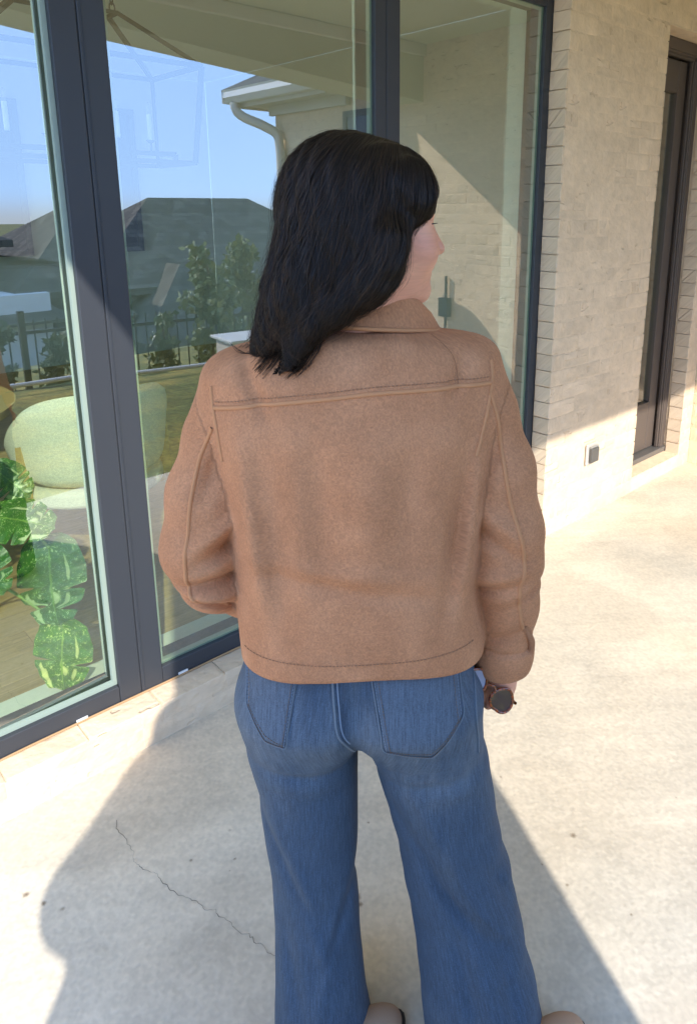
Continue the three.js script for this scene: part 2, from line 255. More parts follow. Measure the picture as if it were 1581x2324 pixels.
// ---------- porch roof, beam, column ----------
const plaster = new THREE.MeshStandardMaterial({ color: new THREE.Color().setRGB(0.62, 0.60, 0.43), roughness: 0.9, bumpMap: rep(slurryBump, 0.8), bumpScale: 0.002 });
const shingle = tex(512, 512, (u, v) => { const row = Math.floor(v * 8), x = u * 5 + (row % 2) * 0.5, c = Math.floor(x), h = hash(((c % 5) + 5) % 5, row, 3), e = Math.min((v * 8) % 1, 1) < 0.1 || (x % 1) < 0.04 ? 0.6 : 1; const k = (0.75 + h * 0.35) * e * (0.85 + 0.3 * noise(u * 180, v * 180)); return [0.40 * k, 0.385 * k, 0.37 * k]; });
const roofMat = new THREE.MeshStandardMaterial({ map: rep(shingle, 0.8), roughness: 0.95 });
{
  const t = thing('porch_roof', 'flat cream porch ceiling with a deep beam along its open side', 'porch roof', [-0.15, 0, 0]);
  mesh('ceiling', box(0, 4.4, 2.745, 2.80, 0.0, 2.95), plaster, t);
  const bm = box(0.002, 4.4, 2.40, 2.744, 2.12, 2.48), bp = bm.attributes.position; for (let i = 0; i < bp.count; i++) if (bp.getY(i) < 2.5) bp.setY(i, 2.645 - 0.070 * bp.getX(i)); bm.computeVertexNormals();
  mesh('beam', bm, plaster, t);
  mesh('trim', box(0.1, 4.4, 2.66, 2.744, 2.085, 2.119, 0.008), std(0.72, 0.68, 0.56, 0.6), t);
  mesh('fascia', [box(-0.02, 4.4, 2.75, 2.98, 2.951, 2.98), box(-0.021, -0.001, 2.745, 2.98, 0.0, 2.95)], std(0.6, 0.55, 0.46, 0.7), t);
  mesh('roof_covering', [poly([quad([-0.05, 2.98, 3.02], [4.4, 2.98, 3.02], [4.4, 3.9, -0.4], [-0.05, 3.9, -0.4]), quad([-0.05, 2.98, 3.02], [-0.05, 3.9, -0.4], [-0.05, 2.98, -0.4], [-0.05, 2.98, 3.02])])], roofMat, t);
  const c = thing('porch_column', 'square brick column holding up the corner of the porch roof', 'column', [-0.30, 0, 2.3]);
  mesh('mortar', box(0, 0.69, 0, 2.745, 0.005, 0.5), mortarMat, c);
  layBricks(c, [0, 0, 0.5], [1, 0, 0], [0, 0, 1], 0.69, 0, 2.7, [], 0, 21);
}
// ---------- the wing that closes the porch ----------
{
  const t = thing('house_wing', 'cream brick wing of the house with shingled roof and white gutter', 'house', [4.25, 0, 0]);
  mesh('wall', [box(0.002, 5, -0.9, 2.488, 0.0, 4.1), box(0.002, 5, 2.488, 2.78, 0.0, 2.98)], mortarMat, t);
  layBricks(t, [0, 0, 4.1], [0, 0, -1], [-1, 0, 0], 4.1, 0, 2.47, [[4.1 - 3.08, 4.1 - 2.45, 0.9, 2.35]], 300, 31, 0.6);
  layBricks(t, [0, 0, 4.105], [1, 0, 0], [0, 0, 1], 4.0, 0, 2.47, [], 0, 32);
  const w = mesh('window', [box(-0.012, 0.003, 0.9, 2.35, 2.45, 2.5), box(-0.012, 0.003, 0.9, 2.35, 3.03, 3.08), box(-0.012, 0.003, 2.3, 2.35, 2.5, 3.03), box(-0.012, 0.003, 0.9, 0.95, 2.5, 3.03)], std(0.10, 0.08, 0.075, 0.5), t);
  mesh('pane', box(-0.004, 0.0035, 0.95, 2.3, 2.5, 3.03), std(0.075, 0.055, 0.055, 0.15), w);
  const trim = std(0.64, 0.59, 0.49, 0.55);
  mesh('soffit', [box(-0.25, 5.5, 2.49, 2.53, 2.99, 4.33), box(0, 5.5, 2.78, 2.86, 0, 2.98), box(-0.05, -0.001, 2.40, 2.489, 2.99, 4.14)], trim, t);
  mesh('fascia', [box(-0.275, -0.251, 2.47, 2.62, 2.99, 4.355), box(-0.25, 5.5, 2.47, 2.62, 4.331, 4.355)], trim, t);
  // K-style gutter along the eave
  const prof = new THREE.Shape([[0, 0], [-0.075, 0], [-0.12, 0.05], [-0.115, 0.1], [-0.125, 0.115], [-0.118, 0.12], [-0.105, 0.105], [-0.108, 0.055], [-0.07, 0.008], [0, 0.008]].map(([x, y]) => new THREE.Vector2(x, y)));
  const gg = new THREE.ExtrudeGeometry(prof, { depth: 1.42, bevelEnabled: false }); gg.translate(-0.276, 2.505, 2.98);
  const white = std(0.78, 0.77, 0.72, 0.4);
  const gut = mesh('gutter', [gg, box(-0.4, -0.276, 2.505, 2.62, 4.40, 4.405)], white, t);
  mesh('downspout', [tube([[-0.335, 2.51, 4.28], [-0.335, 2.45, 4.28], [-0.29, 2.39, 4.24], [-0.16, 2.30, 4.08], [-0.07, 2.22, 3.99], [-0.055, 2.1, 3.97], [-0.055, 1.4, 3.97], [-0.055, 0.1, 3.97]], 0.045, 60, 10)], trim, t);
  mesh('roof', [poly([quad([-0.4, 2.625, 2.99], [-0.4, 2.625, 4.42], [2.0, 3.95, 2.0], [2.0, 3.95, -0.8]), quad([-0.4, 2.625, 4.42], [5.6, 2.625, 4.42], [5.6, 3.95, 2.0], [2.0, 3.95, 2.0]), quad([-0.4, 2.625, 2.99], [2.0, 3.95, -0.8], [2.0, 2.625, -0.8], [-0.4, 2.625, 2.99])])], roofMat, t);
  const b = mesh('conduit', rod([-0.02, 0.3, 1.83], [-0.02, 1.02, 1.83], 0.011), std(0.07, 0.05, 0.045, 0.5), t);
  mesh('junction_box', box(-0.055, -0.006, 0.7, 0.85, 1.78, 1.88, 0.006), std(0.06, 0.045, 0.04, 0.5), b);
}
// ---------- patio chair by the wing: its round back and the heater throw the dark shapes on the sunlit brick ----------
{
  const metal = std(0.03, 0.032, 0.034, 0.5);
  const t = thing('patio_chair', 'round backed dark patio chair near the sunlit wing wall', 'chair', [3.72, 0, 2.02], 0.5);
  const disc = new THREE.CylinderGeometry(0.27, 0.27, 0.03, 40); disc.rotateX(Math.PI / 2); disc.translate(0, 0.98, 0.26);
  mesh('backrest', disc, metal, t);
  const seat = new THREE.CylinderGeometry(0.27, 0.26, 0.05, 32); seat.translate(0, 0.45, 0); mesh('seat', seat, metal, t);
  for (const [a, b] of [[-0.18, -0.18], [0.18, -0.18], [-0.18, 0.2], [0.18, 0.2]]) mesh('leg', rod([a * 1.1, 0, b * 1.1], [a, b > 0 ? 0.86 : 0.44, b * 1.15], 0.014), metal, t);
}
// ---------- outdoor counter, edging, fence ----------
{
  const t = thing('garden_counter', 'pale stone topped counter standing on the lawn', 'counter', [3.86, -0.16, 4.3], 0.1);
  mesh('worktop', box(-0.22, 0.45, 0.40, 0.43, -0.25, 0.25, 0.006), std(0.62, 0.6, 0.56, 0.5), t);
  mesh('base', box(-0.18, 0.4, 0, 0.40, -0.2, 0.2), std(0.6, 0.54, 0.44, 0.9), t);
  const e = mesh('lawn_edging', tube(Array.from({ length: 40 }, (_, i) => [-4 + i * 0.32, -0.02 + 0.01 * noise(i, 1), 5.05 - 0.16 * (i * 0.32 - 4) + 0.05 * noise(i * 0.6, 4)]), 0.022, 120, 6), std(0.62, 0.6, 0.55, 0.7)); tag(e, 'thin pale edging strip along the far side of the lawn', 'edging');
  const iron = std(0.015, 0.015, 0.016, 0.5);
  for (let k = 0; k < 5; k++) {
    const f = thing('iron_fence', 'black iron picket fence panel below the lawn', 'fence', [-2 + k * 2.4, -0.80, 6.3 - k * 0.25], 0.1, 'black iron fence panels');
    mesh('post', box(-0.03, 0.03, 0, 1.3, -0.03, 0.03), iron, f);
    mesh('rail', box(0.031, 2.37, 1.05, 1.085, -0.015, 0.015), iron, f); mesh('rail', box(0.031, 2.37, 0.12, 0.155, -0.015, 0.015), iron, f);
    for (let i = 1; i < 20; i++) mesh('picket', rod([i * 0.12, 0.02, 0], [i * 0.12, 1.2, 0], 0.009, 0.009, 5), iron, f);
  }
}
// ---------- neighbouring houses down the hill ----------
const stucco = std(0.72, 0.69, 0.62, 0.9), darkTrim = std(0.12, 0.115, 0.105, 0.7), farPane = std(0.06, 0.06, 0.06, 0.3), solar = std(0.05, 0.055, 0.075, 0.6);
const farRoof = new THREE.MeshStandardMaterial({ map: rep(shingle, 0.5), color: new THREE.Color().setRGB(1.0, 0.93, 0.72), roughness: 0.95 });
function hip(x0, x1, z0, z1, y0, h, over = 0.5) {
  x0 -= over; x1 += over; z0 -= over; z1 += over; const w = Math.min(x1 - x0, z1 - z0) / 2;
  const alongX = x1 - x0 > z1 - z0, a = alongX ? [x0 + w, y0 + h, (z0 + z1) / 2] : [(x0 + x1) / 2, y0 + h, z0 + w], b = alongX ? [x1 - w, y0 + h, (z0 + z1) / 2] : [(x0 + x1) / 2, y0 + h, z1 - w];
  const A = [x0, y0, z0], B = [x1, y0, z0], C = [x1, y0, z1], D = [x0, y0, z1], lo = ([x, y, z]) => [x, y - 0.25, z];
  const t = alongX ? [quad(A, B, b, a), quad(C, D, a, b), [B, C, b], [D, A, a]] : [quad(B, C, b, a), quad(D, A, a, b), [A, B, a], [C, D, b]];
  for (const [p, q] of [[A, B], [B, C], [C, D], [D, A]]) t.push(quad(p, q, lo(q), lo(p)));
  t.push(quad(lo(A), lo(B), lo(C), lo(D)));
  return poly(t);
}
function farWindows(t, list) { for (const [x0, x1, y0, y1, z] of list) { const w = mesh('window', box(x0, x1, y0, y1, z - 0.06, z + 0.02), darkTrim, t); mesh('pane', box(x0 + 0.08, x1 - 0.08, y0 + 0.08, y1 - 0.08, z - 0.075, z - 0.061), farPane, w); } }
{
  const t = thing('neighbour_house', 'pale two storey house with stacked dark hipped roofs', 'house', [9, -4.6, 24]);
  mesh('wall', [box(-8, 1.8, 0, 3.2, 0, 9), box(-6, 0.8, 3.2, 5.0, 2.2, 9)], stucco, t);
  mesh('roof', hip(-6, 0.8, 2.2, 9, 5.0, 1.6, 0.6), farRoof, t);
  const lr = mesh('lower_roof', poly([quad([-8.5, 2.3, -0.6], [2.3, 2.3, -0.6], [1.4, 3.5, 2.19], [-7.4, 3.5, 2.19]), quad([-8.5, 2.2, -0.6], [2.3, 2.2, -0.6], [2.3, 2.3, -0.6], [-8.5, 2.3, -0.6])]), farRoof, t);
  for (const x of [-4.6, -2.9]) mesh('solar_panel', poly([quad([x, 2.62, 0], [x + 1.5, 2.62, 0], [x + 1.5, 3.2, 1.35], [x, 3.2, 1.35])]), solar, lr);
  farWindows(t, [[-4.6, -3.9, 3.45, 4.8, 2.2], [-2.3, -1.6, 3.45, 4.8, 2.2], [-0.6, 0.0, 3.45, 4.8, 2.2], [-6, -5, 0.9, 2.1, 0], [-2, -1, 0.9, 2.1, 0]]);
  const u = thing('neighbour_house', 'dark grey house with one broad high hipped roof', 'house', [15.6, -5.05, 25]);
  mesh('wall', [box(-5.2, 9, 0, 3.6, 0, 9)], std(0.24, 0.225, 0.2, 0.9), u);
  mesh('roof', hip(-5.2, 9, 0, 9, 3.6, 3.4, 0.7), farRoof, u);
  const g = mesh('front_roof', [hip(-4.6, 0.6, -3.2, 4, 2.0, 2.4, 0.4)], farRoof, u);
  mesh('front_wall', box(-4.4, 0.4, 0, 1.8, -3, 0.0), std(0.2, 0.185, 0.165, 0.9), u);
  farWindows(u, [[-3.6, -2.7, 0.6, 1.5, -3], [-1.6, -0.7, 0.6, 1.5, -3], [2, 3.2, 1, 2.8, 0], [4, 5, 1, 2.8, 0]]);
  const v = thing('neighbour_house', 'green grey roofed house farther down the street', 'house', [9, -4.9, 40]);
  mesh('wall', box(-6, 7, 0, 4, 0, 9), stucco, v); mesh('roof', hip(-6, 7, 0, 9, 4, 3.2, 0.7), new THREE.MeshStandardMaterial({ map: rep(shingle, 0.5), color: new THREE.Color().setRGB(0.5, 0.62, 0.56), roughness: 0.95 }), v);
  farWindows(v, [[-4, -3, 1.2, 2.8, 0], [1, 2, 1.2, 2.8, 0]]);
}
// ---------- planting ----------
const leafMats = [[0.10, 0.135, 0.024], [0.055, 0.09, 0.02], [0.17, 0.20, 0.05]].map(([r, g, b]) => phys(r, g, b, 0.7, { transmission: 0.35, side: THREE.DoubleSide }));
function leafCloud(n, at, size, seed) {
  const r = rng(seed), pos = [], nor = [];
  for (let i = 0; i < n; i++) {
    const c = at(r, i), q = new THREE.Quaternion().setFromEuler(new THREE.Euler(r() * 6.3, r() * 6.3, r() * 6.3)), s = size * (0.6 + 0.8 * r());
    const P = [[-0.28, 0.4, 0.05], [0, 0, 0], [0.28, 0.4, 0.05], [0, 1, 0]].map((p) => V(...p).multiplyScalar(s).applyQuaternion(q).add(c)), N = V(0, 0.2, 1).normalize().applyQuaternion(q);
    for (const k of [0, 1, 3, 1, 2, 3]) { pos.push(P[k].x, P[k].y, P[k].z); nor.push(N.x, N.y, N.z); }
  }
  const g = new THREE.BufferGeometry(); g.setAttribute('position', new THREE.Float32BufferAttribute(pos, 3)); g.setAttribute('normal', new THREE.Float32BufferAttribute(nor, 3)); g.setAttribute('uv', new THREE.Float32BufferAttribute(new Float32Array(pos.length / 3 * 2), 2)); return g;
}
const bark = std(0.13, 0.1, 0.075, 0.95);
function youngTree(label, [x, y, z], h, wide, n, mat, seed) {
  const t = thing('young_tree', label, 'tree', [x, y, z], 0, 'young garden trees'), r = rng(seed), limbs = [rod([0, 0, 0], [0.03, h * 0.55, 0.02], 0.035, 0.02), rod([0.03, h * 0.55, 0.02], [0, h * 0.97, 0], 0.02, 0.004)];
  const tips = []; for (let i = 0; i < 16; i++) { const a = r() * 6.3, y0 = h * (0.28 + 0.6 * r()), l = wide * (0.5 + 0.5 * r()) * (1.15 - y0 / h * 0.7), e = V(Math.cos(a) * l, y0 + l * (0.5 + r()), Math.sin(a) * l); limbs.push(rod([0.02, y0, 0.01], e.toArray(), 0.011, 0.003, 5)); tips.push([V(0.02, y0, 0.01), e]); }
  mesh('trunk', limbs, bark, t);
  mesh('crown', leafCloud(n, (q) => { const [a, b] = tips[Math.floor(q() * tips.length)]; const k = 0.3 + 0.8 * q(); return a.clone().lerp(b, k).add(V(q() - 0.5, q() - 0.5, q() - 0.5).multiplyScalar(wide * 0.5)); }, 0.085, seed + 1), mat, t);
}
youngTree('tall airy young tree with pale green leaves and a staked stem', [4.25, -0.95, 5.6], 2.2, 0.36, 2200, leafMats[2], 41);
youngTree('young tree with fresh green leaves close to the wing corner', [4.95, -1.0, 5.9], 2.2, 0.36, 2000, leafMats[2], 43);
youngTree('slim dark young tree in front of the iron fence', [2.45, -0.8, 5.55], 1.25, 0.22, 900, leafMats[1], 45);
youngTree('small open young tree beside the lawn edging', [3.6, -0.8, 5.5], 1.25, 0.2, 600, leafMats[0], 47);
youngTree('narrow young tree between the two dark roofed houses', [3.05, -0.8, 5.6], 1.1, 0.18, 600, leafMats[0], 49);
[[1.75, 5.5, 0.32], [2.15, 5.8, 0.26], [4.3, 5.2, 0.2]].forEach(([x, z, s], i) => { const t = thing('low_shrub', ['round dark shrub at the foot of the iron fence', 'smaller shrub between fence and edging', 'little yellow green shrub near the counter'][i], 'shrub', [x, -0.65, z]); mesh('stem', rod([0, 0, 0], [0, s, 0], 0.02, 0.008), bark, t); mesh('foliage', leafCloud(700, (q) => { const a = q() * 6.3, b = Math.acos(2 * q() - 1), k = s * (0.5 + 0.55 * Math.cbrt(q())); return V(Math.cos(a) * Math.sin(b) * k, s + Math.cos(b) * k * 0.9, Math.sin(a) * Math.sin(b) * k); }, 0.06, 60 + i), leafMats[i === 2 ? 2 : 1], t); });

// ---------- the room behind the glass ----------
{
  const fl = struct('room_floor', box(-2.4, 4.25, -0.05, 0.0015, -5.6, -0.291), std(0.16, 0.11, 0.06, 0.8));
  const grain = tex(256, 512, (u, v) => { const g = fbm(u * 40, v * 3, 4, 0, 3), k = 0.93 + (g - 0.5) * 0.26 + (fbm(u * 120, v * 10, 2, 0, 5) - 0.5) * 0.12; return [0.78 * k, 0.665 * k, 0.475 * k]; });
  const plankMats = [[1, 1, 1], [0.9, 0.88, 0.85], [1.06, 1.03, 0.98], [0.95, 0.95, 0.96]].map((c, i) => { const m = rep(grain, 4, 0.7); m.rotation = Math.PI / 2; m.offset.set(i * 0.27, i * 0.41); return new THREE.MeshStandardMaterial({ map: m, color: new THREE.Color().setRGB(...c), roughness: 0.45 }); });
  for (let k = 0; k < 36; k++) for (let x = -2.4 - hash(k, 3, 1) * 1.2; x < 4.25; x += 1.35) { const a = Math.max(-2.4, x) + 0.001, b = Math.min(4.25, x + 1.35) - 0.001; if (b - a < 0.1) continue; mesh('plank', box(a, b, 0.0015, 0.006, -0.2925 - (k + 1) * 0.147 + 0.001, -0.2925 - k * 0.147 - 0.001), plankMats[Math.floor(hash(k, Math.round(x * 10), 2) * 4)], fl); }
  const paint = std(0.72, 0.71, 0.64, 0.9);
  struct('room_ceiling', box(-2.4, 4.25, 2.85, 2.95, -5.6, -0.291), std(0.9, 0.89, 0.86, 0.9));
  for (const g of [box(-2.5, -2.401, 0, 2.85, -1.2, -0.291), box(-2.5, -2.401, 0, 2.85, -5.6, -4.8), box(-2.5, -2.401, 2.5, 2.85, -4.8, -1.2), box(4.251, 4.35, 0, 2.85, -5.6, -0.291), box(-2.4, 4.25, 0, 2.85, -5.7, -5.601), box(-2.4, -0.4, 0, 2.85, -0.33, -0.2905), box(2.72, 4.25, 0, 2.85, -0.33, -0.2905), box(-0.4, 2.72, 2.41, 2.85, -0.33, -0.2905)]) { const o = mesh('room_wall', g, paint); o.userData.kind = 'structure'; }
  const sw = thing('added_side_window', 'unseen wide glazed opening added in the side wall to light the room', 'window', [-2.45, 0, -3]);  // out-of-view opening, added to let daylight brighten the room and its ceiling
  for (const g of [box(-0.03, 0.03, 0, 2.499, -1.799, -1.74), box(-0.03, 0.03, 0, 2.499, 1.74, 1.799), box(-0.03, 0.03, 0, 2.499, -0.03, 0.03), box(-0.03, 0.03, 2.44, 2.499, -1.74, -0.03), box(-0.03, 0.03, 2.44, 2.499, 0.03, 1.74)]) mesh('frame_bar', g, frameMat, sw);
  for (const z of [-0.885, 0.885]) { const p = mesh('pane', new THREE.PlaneGeometry(1.7, 2.43), paneMat, sw); p.rotation.y = Math.PI / 2; p.position.set(0, 1.22, z); }
  const white = std(0.82, 0.82, 0.78, 0.5);
  const s = thing('window_surround', 'white inner sill and reveals around the window wall', 'window trim', [-0.4, 0, -0.19]);
  mesh('inner_sill', box(0, 3.104, 0.115, 0.135, -0.125, -0.001, 0.004), white, s);
  mesh('apron', box(0, 3.104, 0.0, 0.1145, -0.118, -0.1006), white, s);
  mesh('jamb', box(3.085, 3.1065, 0.136, HEAD - 0.02, -0.105, -0.001), white, s); mesh('jamb', box(0, 0.02, 0.136, HEAD - 0.02, -0.14, -0.001), white, s);
  mesh('head_lining', box(0, 3.104, HEAD - 0.0195, HEAD, -0.14, -0.001), white, s);
  mesh('mullion_lining', box(1.082, 1.214, 0.136, HEAD - 0.02, -0.012, -0.001), white, s); mesh('mullion_lining', box(2.112, 2.225, 0.136, HEAD - 0.02, -0.012, -0.001), white, s);
  for (const x of [1.9, 3.0]) {
    const w = thing('inner_window', 'dark window in the far wall of the room behind the glass', 'window', [x, 1.1, -5.6], 0, 'windows in the far wall of the room');
    const m = std(0.05, 0.05, 0.055, 0.5);
    for (const g of [box(-0.4, 0.4, 0, 0.05, 0.001, 0.04), box(-0.4, 0.4, 1.35, 1.4, 0.001, 0.04), box(-0.4, -0.35, 0.05, 1.35, 0.001, 0.04), box(0.35, 0.4, 0.05, 1.35, 0.001, 0.04), box(-0.02, 0.02, 0.05, 1.35, 0.001, 0.03)]) mesh('frame_bar', g, m, w);
    mesh('pane', box(-0.35, 0.35, 0.05, 1.35, 0.001, 0.01), std(0.03, 0.035, 0.045, 0.1), w);
  }
}
{
  // linear lantern with candle lamps
  const iron = std(0.008, 0.008, 0.010, 0.6), wax = std(0.82, 0.8, 0.72, 0.5), bulb = phys(0.95, 0.93, 0.88, 0.05, { transmission: 0.9, thickness: 0 });
  const t = thing('lantern_chandelier', 'long open frame iron lantern with candle lamps hanging in the room', 'chandelier', [1.39, 1.76, -1.76]);
  const T = [[-0.49, 0.44, 0.26], [0.49, 0.44, 0.26], [0.49, 0.44, -0.26], [-0.49, 0.44, -0.26]], B = [[-0.46, 0, 0.2], [0.46, 0, 0.2], [0.46, 0, -0.2], [-0.46, 0, -0.2]], P = [[-0.24, 0.66, 0.05], [0.19, 0.66, 0.05], [0.19, 0.66, -0.05], [-0.24, 0.66, -0.05]];
  const g = []; for (let i = 0; i < 4; i++) { const j = (i + 1) % 4; g.push(bar(T[i], T[j], 0.020), bar(B[i], B[j], 0.020), bar(P[i], P[j], 0.016), bar(B[i], T[i], 0.020), bar(T[i], P[i], 0.018)); }
  g.push(bar([-0.46, 0.05, 0], [0.46, 0.05, 0], 0.022, 0.022), bar([-0.46, 0, 0], [-0.46, 0.05, 0], 0.018), bar([0.46, 0, 0], [0.46, 0.05, 0], 0.018));
  mesh('frame', g, iron, t);
  for (let k = 0; k < 5; k++) { const x = -0.33 + k * 0.165; const a = mesh('candle_arm', [rod([x, 0.05, 0], [x, 0.10, 0], 0.006), new THREE.CylinderGeometry(0.024, 0.01, 0.014, 16).translate(x, 0.105, 0)], iron, t); mesh('candle', rod([x, 0.11, 0], [x, 0.235, 0], 0.0115, 0.0115, 12), wax, a); const b = new THREE.SphereGeometry(0.011, 12, 10); b.scale(1, 2.6, 1); b.translate(x, 0.263, 0); mesh('bulb', b, bulb, a); }
  for (const x of [-0.24, 0.19]) { const link = []; for (let k = 0; k < 11; k++) { const r = new THREE.TorusGeometry(0.013, 0.0035, 6, 12); r.scale(1, 1.7, 1); if (k % 2) r.rotateY(Math.PI / 2); r.translate(x, 0.69 + k * 0.037, 0); link.push(r); } mesh('chain', link, iron, t); }
}
{
  const fab = tex(256, 256, (u, v) => { const k = 0.93 + 0.12 * (fbm(u * 90, v * 90, 2, 90) - 0.5) * 2; return [0.93 * k, 0.915 * k, 0.88 * k]; });
  const boucle = new THREE.MeshStandardMaterial({ map: rep(fab, 5), bumpMap: rep(fab, 5), bumpScale: 0.002, roughness: 1 }), oak = std(0.46, 0.31, 0.12, 0.4);
  const t = thing('barrel_chair', 'cream upholstered barrel chair with curved back on wooden legs', 'chair', [1.10, 0.006, -1.32]);
  // curved back: rounded slab bent round the seat, lower and rounded at its two ends
  const nu = 48, nv = 20, pos = [], idx = [];
  for (let s = 0; s < 2; s++) for (let j = 0; j <= nv; j++) for (let i = 0; i <= nu; i++) { const u = i / nu * 2 - 1, v = j / nv, a = u * 1.55, e = Math.pow(Math.abs(u), 4), top = 0.83 - 0.22 * e - 0.03 * u * u, bot = 0.43 + 0.05 * e, y = lerp(bot, top, v), q = Math.sqrt(Math.max(0, 1 - Math.pow(Math.abs(v * 2 - 1), 6))) * Math.sqrt(Math.max(0, 1 - Math.pow(Math.abs(u), 14))), r = 0.30 + 0.04 * (v - 0.3) + (s ? -0.03 : 0.03) * q; pos.push(Math.sin(a) * r, y, Math.cos(a) * r); }
  for (let s = 0; s < 2; s++) for (let j = 0; j < nv; j++) for (let i = 0; i < nu; i++) { const a = s * (nu + 1) * (nv + 1) + j * (nu + 1) + i, b = a + 1, c = a + nu + 1, d = c + 1; s ? idx.push(a, c, b, b, c, d) : idx.push(a, b, c, b, d, c); }
  const bg = new THREE.BufferGeometry(); bg.setAttribute('position', new THREE.Float32BufferAttribute(pos, 3)); bg.setIndex(idx); bg.computeVertexNormals(); bg.setAttribute('uv', new THREE.Float32BufferAttribute(Array.from({ length: pos.length / 3 }, (_, i) => [(i % (nu + 1)) / nu, Math.floor(i / (nu + 1)) / nv * 0.4]).flat(), 2));
  mesh('backrest', bg, boucle, t);
  const pr = []; for (let i = 0; i <= 10; i++) { const a = i / 10 * Math.PI / 2; pr.push(new THREE.Vector2(0.26 + 0.05 * Math.cos(a - Math.PI / 2), 0.36 + 0.03 * Math.sin(a - Math.PI / 2))); } for (let i = 0; i <= 10; i++) { const a = i / 10 * Math.PI / 2; pr.push(new THREE.Vector2(0.26 + 0.05 * Math.cos(a), 0.39 + 0.03 * Math.sin(a))); }
  mesh('seat', new THREE.LatheGeometry([new THREE.Vector2(0, 0.33), ...pr, new THREE.Vector2(0, 0.425)], 48), boucle, t);
  for (const [a, b] of [[-0.3, 0.12], [0.3, 0.12], [-0.22, -0.2], [0.22, -0.2]]) mesh('leg', bar([a * 1.05, 0, b * 1.05], [a, b > 0 ? 0.62 : 0.36, b], 0.034), oak, t);
  mesh('stretcher', bar([-0.3, 0.33, 0.12], [0.3, 0.33, 0.12], 0.03), oak, t);
  const w = std(0.50, 0.37, 0.19, 0.45);
  const d = thing('round_table', 'light oak round table with fluted pedestal', 'table', [0.36, 0.006, -1.55]);
  mesh('tabletop', new THREE.CylinderGeometry(0.52, 0.505, 0.04, 64).translate(0, 0.745, 0), w, d);
  for (let k = 0; k < 30; k++) { const a = k / 30 * Math.PI * 2; mesh('pedestal_rib', new THREE.CylinderGeometry(0.032, 0.032, 0.724, 10).translate(Math.cos(a) * 0.29, 0.362, Math.sin(a) * 0.29), w, d); }
}
